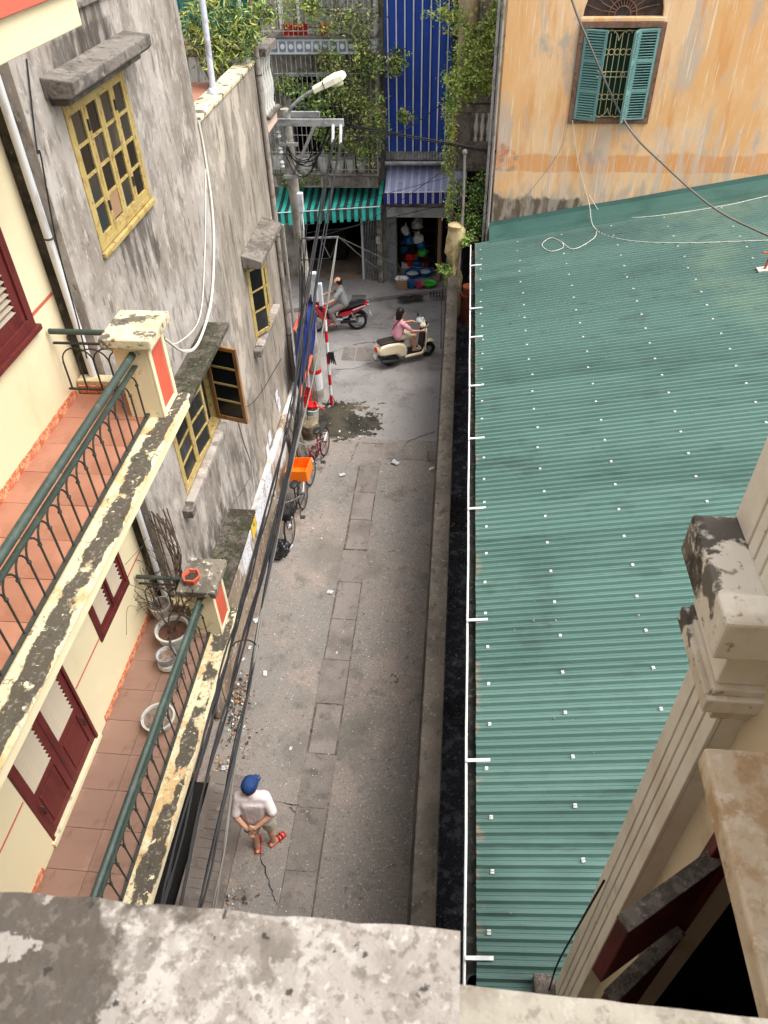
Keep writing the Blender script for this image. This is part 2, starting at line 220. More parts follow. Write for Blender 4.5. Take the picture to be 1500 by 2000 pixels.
M_litt = [mat('litter_%d' % i, c, .8) for i, c in enumerate((S(214, 212, 206), S(120, 84, 58), S(64, 60, 58), S(150, 200, 196), S(176, 140, 104)))]
M_ykw = mat('dry_rock', S(206, 188, 140), .9, [lay(S(168, 148, 104), 5, .46, .62), lay(S(110, 104, 86), 10, .58, .68, amt=.7)], bump=(20, .7, .02))
M_tube = mat('lamp_glass', S(208, 206, 170), .3)
# ------------------------------------------------------------------ mesh helpers
class MB:
    def __init__(s): s.v = []; s.f = []
    def add(s, vs, fs):
        o = len(s.v); s.v += [tuple(v) for v in vs]; s.f += [tuple(i+o for i in f) for f in fs]; return s
    def box(s, x0, x1, y0, y1, z0, z1):
        return s.add([(x0, y0, z0), (x1, y0, z0), (x1, y1, z0), (x0, y1, z0), (x0, y0, z1), (x1, y0, z1), (x1, y1, z1), (x0, y1, z1)],
                     [(3, 2, 1, 0), (4, 5, 6, 7), (0, 1, 5, 4), (1, 2, 6, 5), (2, 3, 7, 6), (3, 0, 4, 7)])
    def ob(s, c, ax, ay, az):
        c, ax, ay, az = map(Vector, (c, ax, ay, az)); P = []
        for k in (-1, 1):
            for i, j in ((-1, -1), (1, -1), (1, 1), (-1, 1)): P.append(c+ax*i+ay*j+az*k)
        return s.add(P, [(3, 2, 1, 0), (4, 5, 6, 7), (0, 1, 5, 4), (1, 2, 6, 5), (2, 3, 7, 6), (3, 0, 4, 7)])
    def bar(s, a, b, w, h, up=(0, 0, 1)):
        a, b = Vector(a), Vector(b); d = (b-a); l = d.length; d.normalize(); u = Vector(up)
        if abs(d.dot(u)) > .98: u = Vector((1, 0, 0))
        r = d.cross(u).normalized(); u = r.cross(d)
        return s.ob((a+b)/2, d*l/2, r*w/2, u*h/2)
    def tube(s, pts, r, n=7, caps=True, closed=False):
        pts = [Vector(p) for p in pts]; m = len(pts); rs = r if isinstance(r, (list, tuple)) else [r]*m
        base = len(s.v); prev = None
        for i, p in enumerate(pts):
            if closed: t = pts[(i+1) % m]-pts[i-1]
            else: t = pts[min(i+1, m-1)]-pts[max(i-1, 0)]
            t.normalize()
            if prev is None:
                u = Vector((0, 0, 1)) if abs(t.z) < .9 else Vector((1, 0, 0)); a = t.cross(u).normalized()
            else:
                a = prev-t*prev.dot(t)
                if a.length < 1e-6: a = t.orthogonal()
                a.normalize()
            prev = a; b = t.cross(a)
            for k in range(n):
                q = 2*math.pi*k/n; s.v.append(tuple(p+(a*math.cos(q)+b*math.sin(q))*rs[i]))
        for i in range(m if closed else m-1):
            j = (i+1) % m
            for k in range(n):
                l = (k+1) % n; s.f.append((base+i*n+k, base+i*n+l, base+j*n+l, base+j*n+k))
        if caps and not closed:
            s.f.append(tuple(base+k for k in reversed(range(n)))); s.f.append(tuple(base+(m-1)*n+k for k in range(n)))
        return s
    def lathe(s, c, prof, n=20, axis='Z', sx=1, sy=1):
        c = Vector(c); base = len(s.v); m = len(prof)
        for (r, z) in prof:
            for k in range(n):
                q = 2*math.pi*k/n; x, y = r*math.cos(q)*sx, r*math.sin(q)*sy
                v = {'Z': (x, y, z), 'Y': (x, z, y), 'X': (z, x, y)}[axis]; s.v.append(tuple(c+Vector(v)))
        for i in range(m-1):
            for k in range(n):
                l = (k+1) % n; s.f.append((base+i*n+k, base+i*n+l, base+(i+1)*n+l, base+(i+1)*n+k))
        s.f.append(tuple(base+k for k in reversed(range(n)))); s.f.append(tuple(base+(m-1)*n+k for k in range(n)))
        return s
    def prism(s, poly, a, b, axis='Y'):
        n = len(poly); base = len(s.v)
        for t in (a, b):
            for (u, w) in poly:
                s.v.append({'Y': (u, t, w), 'X': (t, u, w), 'Z': (u, w, t)}[axis])
        s.f.append(tuple(base+i for i in range(n))); s.f.append(tuple(base+n+i for i in reversed(range(n))))
        for i in range(n):
            j = (i+1) % n; s.f.append((base+i, base+n+i, base+n+j, base+j))
        return s
    def quad(s, a, b, c, d): return s.add([a, b, c, d], [(0, 1, 2, 3)])
    def torus(s, c, R, r, axis='Y', n=28, m=8):
        pts = []
        for k in range(n):
            q = 2*math.pi*k/n; u, w = R*math.cos(q), R*math.sin(q)
            pts.append(Vector(c)+Vector({'Y': (u, 0, w), 'X': (0, u, w), 'Z': (u, w, 0)}[axis]))
        return s.tube(pts, r, m, closed=True)
    def ball(s, c, r, n=10, m=7, sx=1, sy=1, sz=1):
        prof = [(max(r*math.sin(math.pi*i/m), .0005), -r*math.cos(math.pi*i/m)*sz) for i in range(m+1)]
        return s.lathe(c, prof, n, sx=sx, sy=sy)
    def build(s, name, m, parent=None, smooth=False, bevel=0, seg=2, me=None):
        if me is None:
            me = bpy.data.meshes.new(name); me.from_pydata(s.v, [], s.f); me.update()
            me.materials.append(m)
            import bmesh
            bm = bmesh.new(); bm.from_mesh(me); bmesh.ops.recalc_face_normals(bm, faces=bm.faces); bm.to_mesh(me); bm.free()
            if smooth:
                me.polygons.foreach_set('use_smooth', [True]*len(me.polygons)); me.update()
        o = bpy.data.objects.new(name, me); COL.objects.link(o)
        if parent is not None: link(o, parent)
        if bevel:
            md = o.modifiers.new('bevel', 'BEVEL'); md.width = bevel; md.segments = seg; md.limit_method = 'ANGLE'; md.angle_limit = math.radians(40)
        if smooth and hasattr(me, 'set_sharp_from_angle'): me.set_sharp_from_angle(angle=math.radians(45))
        return o
WORLDLOC = {}
def link(o, parent):
    o.parent = parent
    if parent.get('_local'): return
    w = WORLDLOC.get(parent.name)
    if w is not None: o.matrix_parent_inverse = Matrix.Translation(-Vector(w))
def thing(name, label, cat, loc=(0, 0, 0), rz=None, group=None):
    o = bpy.data.objects.new(name, None); COL.objects.link(o); o.location = loc; o.empty_display_size = .2
    o['label'] = label; o['category'] = cat
    if group: o['group'] = group
    if rz is None: WORLDLOC[o.name] = tuple(loc)
    else: o.rotation_euler = (0, 0, rz)
    return o
def tag(o, label, cat, group=None):
    o['label'] = label; o['category'] = cat
    if group: o['group'] = group
    return o
def struct(o): o['kind'] = 'structure'; return o
def inst(src, parent, loc=None, rot=None, matrix=None, name=None):
    o = src.copy(); COL.objects.link(o)
    if name: o.name = name
    o.parent = parent; o.matrix_parent_inverse = Matrix.Identity(4)
    w = WORLDLOC.get(parent.name) if parent else None
    if matrix is not None: o.matrix_basis = matrix
    else:
        if loc is not None: o.location = loc
        if rot is not None: o.rotation_euler = rot
    if w is not None: o.matrix_parent_inverse = Matrix.Translation(-Vector(w))
    return o
def arc(c, r, a0, a1, n, ax=(1, 0, 0), ay=(0, 0, 1)):
    c = Vector(c); ax = Vector(ax); ay = Vector(ay)
    return [c+ax*r*math.cos(a0+(a1-a0)*i/n)+ay*r*math.sin(a0+(a1-a0)*i/n) for i in range(n+1)]
def bez(pts, n=8):
    """smooth curve through points (Catmull-Rom)"""
    P = [Vector(p) for p in pts]; P = [P[0]*2-P[1]]+P+[P[-1]*2-P[-2]]; out = []
    for i in range(1, len(P)-2):
        for k in range(n):
            t = k/n; a, b, c, d = P[i-1:i+3]
            out.append(.5*((2*b)+(c-a)*t+(2*a-5*b+4*c-d)*t*t+(3*b-a-3*c+d)*t**3))
    out.append(P[-2]); return out
def leaf(mb, p, size, r, droop=.0, asp=.42):
    d = Vector((r.gauss(0, 1), r.gauss(0, 1), r.gauss(0, .7)-droop)); d.normalize()
    s = d.cross(Vector((r.gauss(0, 1), r.gauss(0, 1), r.gauss(0, 1)))).normalized(); n = d.cross(s)
    L = size*r.uniform(.7, 1.3); w = L*asp; p = Vector(p)
    mb.add([p, p+d*L*.45+s*w*.5+n*L*.06, p+d*L, p+d*L*.45-s*w*.5+n*L*.06], [(0, 1, 2), (0, 2, 3)])
# ================================================================== ground
def sheet(name, x0, x1, y0, y1, z, m, sub=0):
    return MB().quad((x0, y0, z), (x1, y0, z), (x1, y1, z), (x0, y1, z)).build(name, m)
struct(sheet('street', -150, 150, -60, 240, -.004, M_asph))
alley = struct(sheet('alley_pavement', -3.45, -.1, -2, 13.1, .0, M_conc))
jo = MB().quad((-1.818, 2.0, .004), (-1.372, 2.0, .004), (-1.372, 12.95, .004), (-1.818, 12.95, .004)).build('joint_strip', M_joint, alley)
y = 12.93; rs = random.Random(3)
for i in range(12):
    l = .82 + rs.uniform(-.03, .03); x0 = -1.80+rs.uniform(-.02, .02); x1 = -1.395+rs.uniform(-.02, .03)
    if i == 0: x0, x1 = -1.83, -1.36
    g = rs.uniform(.006, .014); t = .008 if i not in (3, 7) else .016
    dz = [rs.uniform(-.0025, .0025) for _ in range(4)]
    m = MB().box(x0, x1, y-l+g, y-g, .002, t)
    for k in range(4):
        a = m.v[4+k]; m.v[4+k] = (a[0]+rs.uniform(-.012, .012), a[1]+rs.uniform(-.012, .012), a[2]+dz[k])
    m.build('slab', M_slab, alley, bevel=.006)
    y -= l
# patched rectangles in the street
for (a, b) in (((-2.75, 16.35), (-2.42, 16.98)), ((-2.39, 16.35), (-1.95, 16.99)), ((-1.92, 16.37), (-1.40, 17.05))):
    MB().box(a[0], b[0], a[1], b[1], -.003, .005).build('patch_slab', M_slab, alley, bevel=.006)
def crack(pts, w=.012, z=.0075, jit=.03):
    P = bez([Vector((p[0], p[1], z)) for p in pts], 7); m = MB(); L = []
    for i, p in enumerate(P):
        t = (P[min(i+1, len(P)-1)]-P[max(i-1, 0)]).normalized(); nrm = Vector((-t.y, t.x, 0))
        q = p+nrm*rs.uniform(-jit, jit)*.6; ww = w*rs.uniform(.3, 1.3)
        if i in (0, len(P)-1): ww *= .1
        L.append((q-nrm*ww/2, q+nrm*ww/2))
    for i in range(len(L)-1): m.quad(L[i][0], L[i+1][0], L[i+1][1], L[i][1])
    return m.build('crack', M_crack, alley)
def g2(px, py): p = at(px, py, Z=0); return (p.x, p.y)
for pp in ([(780, 885), (800, 862), (830, 850), (855, 842)], [(752, 895), (800, 898), (855, 900)], [(835, 880), (838, 900), (850, 905)], [(700, 862), (690, 890), (680, 905)],
           [(565, 1575), (590, 1600), (598, 1630), (585, 1655)], [(540, 1565), (575, 1572), (585, 1575)], [(505, 1660), (525, 1720), (540, 1765)], [(830, 650), (800, 660), (760, 665)],
           [(640, 722), (690, 720), (715, 712), (742, 703)], [(640, 690), (700, 672), (735, 668)], [(760, 1322), (770, 1318), (775, 1330), (762, 1337)], [(728, 640), (760, 642)], [(700, 630), (725, 634), (750, 632)]):
    crack([g2(*q) for q in pp], w=.016)
# far pavement with kerb (runs askew to the alley)
m = MB(); A = at(560, 612, Z=0); B = at(868, 571, Z=0); d = (B-A)
A2 = A-d*3; B2 = B+d*1.5
m.prism([(A2.x, A2.y), (B2.x, B2.y), (B2.x, B2.y+8), (A2.x, A2.y+8)], -.01, .13, 'Z')
pav = struct(m.build('far_pavement', M_asph, bevel=.02))
for px, py, w, h in ((790, 583, .42, .25), (813, 580, .40, .26)):
    p = at(px, py, Z=.13); MB().lathe((p.x, p.y, .131), [(w/2, 0), (w/2, .008)], 14, sy=.7).build('oil_stain', M_crack, pav)
p = at(857, 576, Z=.13); m = MB()
for k in range(6): m.box(p.x-.25+k*.085, p.x-.21+k*.085, p.y-.14, p.y+.14, .131, .15)
m.build('drain_grate', M_iron, pav)
p = at(700, 585, Z=.13); m = MB()
for k in range(7): m.box(p.x-.2, p.x+.2, p.y-.25+k*.08, p.y-.22+k*.08, .131, .14)
m.build('drain_grate', M_iron, pav)
# wet dirt beside the pole
m = MB(); n = 60; c = Vector((-2.35, 13.75, 0)); rr = random.Random(5); grid = {}
for i in range(n+1):
    for j in range(n+1):
        u, w = i/n*2-1, j/n*2-1; x = c.x+u*.95; yy = c.y+w*.85-u*.1
        k = max(0, 1-math.hypot(u, w)); k *= .5+noise.noise(Vector((x*2.3, yy*2.3, 4)))*.9
        z = max(-.02, k*.11-.012)+noise.noise(Vector((x*9, yy*9, 1)))*.018+noise.noise(Vector((x*21, yy*21, 1)))*.012
        grid[i, j] = len(m.v); m.v.append((x, yy, z))
for i in range(n):
    for j in range(n): m.f.append((grid[i, j], grid[i+1, j], grid[i+1, j+1], grid[i, j+1]))
o = m.build('wet_dirt', M_dirt, smooth=True); o['kind'] = 'stuff'; tag(o, 'dark wet dirt and sand heaped on the street beside the lamp pole', 'dirt')
# ditch
struct(MB().box(.08, .75, -1, 18.5, .2, .9).build('ditch_floor', M_black))
# ================================================================== boundary wall on the right of the alley
bw = thing('boundary_wall', 'long low weathered concrete wall between the alley and the green roofed shed', 'wall', (0, 8, 0))
MB().box(-.11, .10, -.5, 17.0, 0, 1.93).build('wall_body', M_wallr, bw)
MB().box(-.145, .105, -.5, 17.02, 1.932, 2.0).build('coping', M_wallr, bw, bevel=.015)
MB().box(-.19, -.112, -.5, 16.95, 0, 1.35).build('plinth', M_wallr, bw, bevel=.02)
MB().box(-.135, -.112, -.5, 16.97, 1.55, 1.68).build('moulding', M_wallr, bw, bevel=.008)
# ================================================================== grid wall with openings
def wallgrid(mb, axis, p0, p1, u0, u1, v0, v1, holes):
    us = sorted({u0, u1, *[h[0] for h in holes], *[h[1] for h in holes]}); vs = sorted({v0, v1, *[h[2] for h in holes], *[h[3] for h in holes]})
    P = (lambda d, u, v: (d, u, v)) if axis == 'X' else (lambda d, u, v: (u, d, v))
    sol = lambda i, j: 0 <= i < len(us)-1 and 0 <= j < len(vs)-1 and not any(h[0]-1e-6 <= us[i] and us[i+1] <= h[1]+1e-6 and h[2]-1e-6 <= vs[j] and vs[j+1] <= h[3]+1e-6 for h in holes)
    for i in range(len(us)-1):
        for j in range(len(vs)-1):
            if not sol(i, j): continue
            a, b, c, d = us[i], us[i+1], vs[j], vs[j+1]
            for p in (p0, p1): mb.quad(P(p, a, c), P(p, b, c), P(p, b, d), P(p, a, d))
            if not sol(i-1, j): mb.quad(P(p0, a, c), P(p1, a, c), P(p1, a, d), P(p0, a, d))
            if not sol(i+1, j): mb.quad(P(p0, b, c), P(p1, b, c), P(p1, b, d), P(p0, b, d))
            if not sol(i, j-1): mb.quad(P(p0, a, c), P(p1, a, c), P(p1, b, c), P(p0, b, c))
            if not sol(i, j+1): mb.quad(P(p0, a, d), P(p1, a, d), P(p1, b, d), P(p0, b, d))
    return mb
# ================================================================== cream house with two balconies
zU, zL = 5.89, 2.74; FX = -3.54
ch = thing('cream_house', 'cream house with maroon shutters and two iron railed balconies with mouldy ledges', 'house', (-3.6, 2.5, 0))
D0, D1 = 2.84, 3.97
wallgrid(MB(), 'X', FX, FX-.3, -2.5, 5.93, 0, 10.2, [(D0, D1, zL+.02, 4.95), (4.62, 5.47, 3.54, 4.75), (3.9, 5.47, 6.78, 8.2), (2.5, 4.2, .05, 2.2)]).build('wall', M_cream, ch)
MB().box(-9, FX-.31, -2.5, 5.92, 0, 10.15).build('inner_walls', M_vdark, ch)
def louvre(part, y0, y1, z0, z1, x, pitch=.062, m=M_slat):
    """tilted slats across an opening in an X plane"""
    src = None; w = (y1-y0); k = int((z1-z0)/pitch)
    for i in range(k):
        z = z0+(i+.5)*(z1-z0)/k
        if src is None:
            src = MB().ob((0, 0, 0), (.021, 0, -.009), (0, w/2, 0), (.0015, 0, .0036)).build('slat', m, part); o = src
        else: o = src.copy(); COL.objects.link(o); o.parent = part
        o.location = (x, (y0+y1)/2, z)
def leafdoor(name, y0, y1, z0, z1, x, lz0, panel=True, handle=None):
    """one shutter leaf in the plane X=x: stiles and rails, louvre above, panel below"""
    st = .085; t = .022; m = MB()
    m.box(x-t, x+t, y0, y0+st, z0, z1).box(x-t, x+t, y1-st, y1, z0, z1)
    m.box(x-t, x+t-.001, y0+st, y1-st, z1-st, z1).box(x-t, x+t-.001, y0+st, y1-st, z0, z0+st).box(x-t, x+t-.001, y0+st, y1-st, lz0-st, lz0)
    p = m.build(name, M_maroon, ch, bevel=.004)
    if panel:
        MB().box(x-.012, x+.008, y0+st, y1-st, z0+st, lz0-st).build('panel', M_maroon, p)
        MB().box(x+.0085, x+.018, y0+st+.03, y1-st-.03, z0+st+.03, lz0-st-.03).build('raised_field', M_maroon, p, bevel=.006)
    louvre(p, y0+st-.004, y1-st+.004, lz0, z1-st, x+.004)
    MB().box(x-.02, x-.016, y0+st, y1-st, lz0, z1-st).build('backing', M_vdark, p)
    if handle:
        MB().tube([(x+t, handle, z0+.35), (x+t+.03, handle, z0+.36), (x+t+.03, handle, z0+.47), (x+t, handle, z0+.48)], .007, 6).build('handle', M_iron, p)
    return p
ym = (D0+D1)/2
leafdoor('door', D0+.04, ym-.002, zL+.07, 4.9, FX-.03, 3.46, handle=D0+.10)
leafdoor('door', ym+.002, D1-.04, zL+.07, 4.9, FX-.03, 3.46, handle=D1-.10)
m = MB(); m.box(FX-.08, FX+.012, D0, D0+.038, zL+.03, 4.94).box(FX-.08, FX+.012, D1-.038, D1, zL+.03, 4.94)
m.build('door_frame', M_maroon, ch, bevel=.004)
MB().box(FX-.28, FX+.03, D0-.03, D1+.03, zL+.0, zL+.066).build('threshold', M_creamd, ch, bevel=.006)
# small louvred window, lower storey
wy0, wy1, wz0, wz1 = 4.62, 5.47, 3.54, 4.75
m = MB(); m.box(FX-.07, FX+.02, wy0, wy0+.06, wz0, wz1).box(FX-.07, FX+.02, wy1-.06, wy1, wz0, wz1).box(FX-.07, FX+.0195, wy0+.06, wy1-.06, wz0, wz0+.08)
wf = m.build('window', M_maroon, ch, bevel=.004)
for (a, b) in ((wy0+.06, 5.035), (5.055, wy1-.06)):
    m = MB(); m.box(FX-.035, FX+.006, a, a+.05, wz0+.08, wz1).box(FX-.035, FX+.006, b-.05, b, wz0+.08, wz1).box(FX-.035, FX+.005, a+.05, b-.05, wz0+.08, wz0+.15)
    sh = m.build('shutter', M_maroon, wf, bevel=.003)
    louvre(wf, a+.045, b-.045, wz0+.15, wz1-.05, FX-.012)
    MB().box(FX-.045, FX-.04, a, b, wz0+.08, wz1).build('backing', M_vdark, wf)
# shuttered window, upper storey
wy0, wy1, wz0, wz1 = 3.9, 5.47, 6.78, 8.2
m = MB(); m.box(FX-.07, FX+.03, wy0, wy0+.08, wz0, wz1).box(FX-.07, FX+.03, wy1-.09, wy1, wz0, wz1).box(FX-.07, FX+.0295, wy0+.08, wy1-.09, wz0, wz0+.09)
wf = m.build('window', M_maroon, ch, bevel=.004)
MB().box(FX+.001, FX+.06, wy0-.03, wy1+.03, wz0-.05, wz0-.001).build('sill', M_maroon, ch, bevel=.006)
for (a, b) in ((wy0+.08, 4.62), (4.63, wy1-.09)):
    m = MB(); m.box(FX-.035, FX+.01, a, a+.08, wz0+.09, wz1).box(FX-.035, FX+.01, b-.11, b, wz0+.09, wz1).box(FX-.035, FX+.009, a+.08, b-.11, wz0+.09, wz0+.19)
    m.box(FX-.035, FX+.009, a+.08, b-.11, wz0+.72, wz0+.80)
    sh = m.build('shutter', M_maroon, wf, bevel=.003)
    louvre(wf, a+.075, b-.105, wz0+.19, wz0+.72, FX-.006, pitch=.05); louvre(wf, a+.075, b-.105, wz0+.80, wz1-.02, FX-.006, pitch=.05)
    MB().box(FX-.05, FX-.045, a, b, wz0+.09, wz1).build('backing', M_vdark, wf)
# painted red lines
m = MB().box(FX+.0005, FX+.004, 5.47+.03, 5.925, 6.835, 6.865); m.build('red_line', M_redline, ch)
MB().box(FX+.0005, FX+.004, D1+.02, 4.61, 3.60, 3.622).box(FX+.0005, FX+.004, 5.48, 5.925, 3.60, 3.622).box(FX+.0005, FX+.004, -2, D0-.02, 3.60, 3.622).build('red_line', M_redline, ch)
def balcony(z, floor_mat, ledge_mat, capm, upper):
    sl = MB().box(FX+.001, -2.52, -2.4, 5.83, z-.16, z-.03).build('balcony_slab', M_cream, ch)
    MB().box(-2.518, -2.485, -2.4, 5.845, z-.15, z-.012).build('fascia', M_cream, sl, bevel=.006)
    # ledge, mouldy, with a crumbled edge
    m = MB(); ny = 70; r = random.Random(int(z*10)); L = []
    for i in range(ny+1):
        yy = -2.4+(5.86+2.4)*i/ny
        e = noise.noise(Vector((yy*3, z, 0)))*.010+noise.noise(Vector((yy*11, z, 3)))*.007
        zz = z+noise.noise(Vector((yy*5, z, 7)))*.004
        L.append([(-2.735, yy, z-.028), (-2.735+.004*r.random(), yy, zz), (-2.49+e, yy, zz+.002), (-2.468+e*.6, yy, z-.03), (-2.50, yy, z-.032)])
    for row in L: m.v += row
    for i in range(ny):
        for k in range(4): a = i*5+k; m.f.append((a, a+1, a+6, a+5))
    m.f.append((0, 1, 2, 3, 4)); m.f.append(tuple(ny*5+k for k in (4, 3, 2, 1, 0)))
    m.build('ledge', ledge_mat, sl)
    # floor tiles on a mortar bed
    MB().box(FX+.002, -2.738, -2.39, 5.80, z-.029, z-.012).build('mortar_bed', M_grout, sl)
    tw = .395; src = None; r = random.Random(9)
    for i in range(2):
        for j in range(21):
            if src is None:
                src = MB().box(-tw/2+.002, tw/2-.002, -tw/2+.002, tw/2-.002, -.006, .006).build('floor_tile', floor_mat, sl, bevel=.002, seg=1); o = src
            else: o = src.copy(); COL.objects.link(o); o.parent = sl
            o.location = (FX+.006+tw*(i+.5), 5.78-tw*(j+.5), z-.008+r.uniform(-.001, .001)); o.rotation_euler = (0, 0, math.pi/2*r.choice((0, 2)))
    # skirting tiles along wall and end
    src = None
    for j in range(20):
        yc = 5.75-.395*(j+.5)
        if D0-.2 < yc < D1+.2 and not upper: continue
        if src is None: src = MB().box(.001, .012, -.196, .196, 0, .085).build('skirting_tile', M_skirt, sl); o = src
        else: o = src.copy(); COL.objects.link(o); o.parent = sl
        o.location = (FX, yc, z-.001)
    if upper:
        for i in range(2): MB().box(FX+.02+i*.395, FX+.41+i*.395, 5.785, 5.797, z, z+.085).build('skirting_tile', M_skirt, sl)
        MB().box(FX+.01, -2.9, 5.80, 5.92, z-.03, z+.13).build('end_kerb', ledge_mat, sl, bevel=.01)
    else:
        MB().box(FX+.01, -2.9, 5.80, 5.92, z-.03, z+.06).build('end_kerb', ledge_mat, sl, bevel=.01)
    # corner pillar
    pz = z+.735
    pl = MB().box(-2.885, -2.592, 5.43, 5.82, z-.02, pz).build('corner_pillar', M_creamd, ch, bevel=.006)
    MB().box(-2.95, -2.50, 5.355, 5.89, pz+.001, pz+.095).build('pillar_cap', capm, pl, bevel=.012)
    MB().box(-2.915, -2.54, 5.39, 5.86, pz-.025, pz-.0005).build('cap_moulding', M_creamd, pl, bevel=.005)
    m = MB(); m.box(-2.591, -2.57, 5.43, 5.49, z-.01, pz-.03).box(-2.591, -2.57, 5.76, 5.82, z-.01, pz-.03).box(-2.591, -2.571, 5.49, 5.76, z-.01, z+.05).box(-2.591, -2.571, 5.49, 5.76, pz-.09, pz-.03)
    m.build('panel_frame', M_creamd, pl, bevel=.004)
    MB().box(-2.591, -2.583, 5.492, 5.758, z+.052, pz-.092).build('coral_panel', M_red, pl)
    # railing along the balcony
    zr = z+.645
    hr = MB().tube([(-2.72, -2.4, zr), (-2.72, 5.43, zr)], .034, 12).build('handrail', M_rail, ch, smooth=True)
    MB().box(-2.742, -2.698, -2.4, 5.425, zr-.115, zr-.095).build('top_bar', M_rail, hr)
    MB().box(-2.737, -2.705, -2.4, 5.425, z+.03, z+.048).build('bottom_bar', M_iron, hr)
    pitch = .165; nb = int((5.40+2.4)/pitch)
    bz = z+.04; top = zr-.26
    bar = ring = archs = None
    for i in range(nb):
        yy = 5.36-i*pitch
        if bar is None:
            bar = MB().tube([(0, 0, 0), (0, 0, top-bz)], .0085, 6).build('bar', M_iron, hr); o = bar
            archs = MB().tube([(0, pitch*math.cos(t*math.pi/10), .155*math.sin(t*math.pi/10)) for t in range(11)], .0078, 6).build('arch', M_iron, hr); p = archs
            ring = MB().ball((0, 0, 0), .017, 7, 5).build('knuckle', M_iron, hr); q = ring
        else:
            o = bar.copy(); p = archs.copy(); q = ring.copy()
            for c in (o, p, q): COL.objects.link(c); c.parent = hr
        o.location = (-2.72, yy, bz); p.location = (-2.72+.004*(-1)**i, yy-pitch, top); q.location = (-2.72, yy, top)
    # end railing towards the neighbour
    a = Vector((FX+.03, 5.62, 0)); b = Vector((-2.89, 5.62, 0))
    er = MB().tube([(a.x, a.y, zr+.10), (b.x, b.y, zr+.10)], .026, 10).build('end_handrail', M_rail, ch, smooth=True)
    MB().box(a.x, b.x, a.y-.012, a.y+.012, zr-.02, zr-.005).box(a.x, b.x, a.y-.012, a.y+.012, z+.15, z+.165).build('end_rails', M_iron, er)
    for i in range(5):
        x = a.x+.03+i*.145
        o = bar.copy(); COL.objects.link(o); o.parent = er; o.location = (x, 5.62, z+.15); o.scale = (1, 1, .85)
        if i < 4:
            o = archs.copy(); COL.objects.link(o); o.parent = er; o.location = (x+.145, 5.62+.004*(-1)**i, z+.15+.85*(top-bz)); o.rotation_euler = (0, 0, math.pi/2); o.scale = (1, .88, .9)
    for x in (a.x+.17, a.x+.47):
        MB().torus((x, 5.62, zr+.037), .028, .006, 'Y', 14, 5).build('ring', M_iron, er)
    for i in range(4):   # inner bars beside the pillar
        pass
balcony(zU, M_tile, M_ledge, M_cap, True)
balcony(zL, M_tiled, M_ledge, M_capg, False)
# third floor slab above
t3 = MB().box(FX+.001, -2.53, -2.4, 5.64, 8.90, 9.2).build('upper_slab', M_cream, ch, bevel=.008)
MB().box(-2.529, -2.50, -2.4, 5.66, 9.10, 9.2).build('slab_band', M_redline, t3, bevel=.006)
# ground floor under the balcony: dark doorway, concrete ramp
MB().box(FX+.001, -3.28, 4.95, 5.92, 0, 2.55).build('ground_pier', M_plinth, ch)
gate = MB()
for k in range(14): gate.box(FX-.12, FX-.08, 2.52+k*.12, 2.60+k*.12, .05, 2.2)
gate.build('folding_gate', M_iron, ch)
rp = thing('concrete_ramp', 'grooved concrete ramp at the cream house doorway under the lower balcony', 'ramp', (-2.9, 3.6, 0))
MB().box(-3.53, -3.07, 1.9, 4.94, .002, .02).build('threshold_shade', M_vdark, rp)  # doorway floor sheet, near-black to paint in the shade under the balcony
MB().prism([(-3.06, 0), (-2.5, 0), (-2.5, .05), (-3.06, .156)], 1.9, 5.06, 'Y').build('ramp_body', mat('ramp_concrete', S(112, 103, 97), .92, [lay(S(92, 84, 78), 1.4, .44, .62), lay(S(134, 124, 116), 5, .56, .68, amt=.6), lay(S(104, 88, 80), .8, .5, .64, mask=[('X', -2.8, -3.2)], amt=.8), lay(S(66, 62, 58), 40, .62, .7, amt=.6)], bump=(50, .5, .01)), rp, bevel=.01)
rk_ = random.Random(2)
for k in range(24): yk = 2.0+k*.125; MB().bar((-2.98+rk_.uniform(-.03, .03), yk, .1425+.002), (-2.62, yk+rk_.uniform(-.02, .02), .073+.003), .006, .006).build('ridge', M_joint, rp)
# ================================================================== grey house
WX = -3.30
gh = thing('grey_house', 'stained grey rendered house with yellow casement windows under concrete canopies', 'house', (-4, 9.5, 0))
GT = 8.75
W1 = (6.56, 7.99, 6.95, 8.2); W2 = (7.0, 8.72, 3.55, 4.86); W3 = (11.1, 12.35, 3.46, 4.76)
wallgrid(MB(), 'X', WX, WX-.25, 5.95, 10.0, 0, GT, [W1, W2]).build('wall', M_grey, gh)
wallgrid(MB(), 'X', WX-.002, WX-.25, 10.0, 13.35, 0, 7.14, [W3]).build('wall', M_grey2, gh)
MB().box(-9, WX-.26, 5.951, 9.99, 0, GT-.01).build('core', M_vdark, gh)
MB().box(-9, WX-.26, 9.99, 13.34, 0, 6.86).build('core', M_vdark, gh)
MB().box(-9, WX-.255, 9.995, 10.05, 6.8, GT).build('stair_wall', M_grey, gh)
MB().box(-9, WX-.26, 13.341, 13.40, 0, 6.85).build('street_wall', M_fgrey, gh)
MB().box(-9, WX+.03, 5.94, 10.05, GT+.001, GT+.06).build('roof_slab', M_cano, gh, bevel=.01)
# parapet coping and terrace
MB().box(-3.57, WX+.02, 10.055, 13.4, 7.142, 7.20).build('parapet_coping', M_cap, gh, bevel=.012)
tf = MB().box(-8.9, -3.575, 10.06, 13.3, 6.862, 6.89).build('terrace_floor', M_tile, gh)
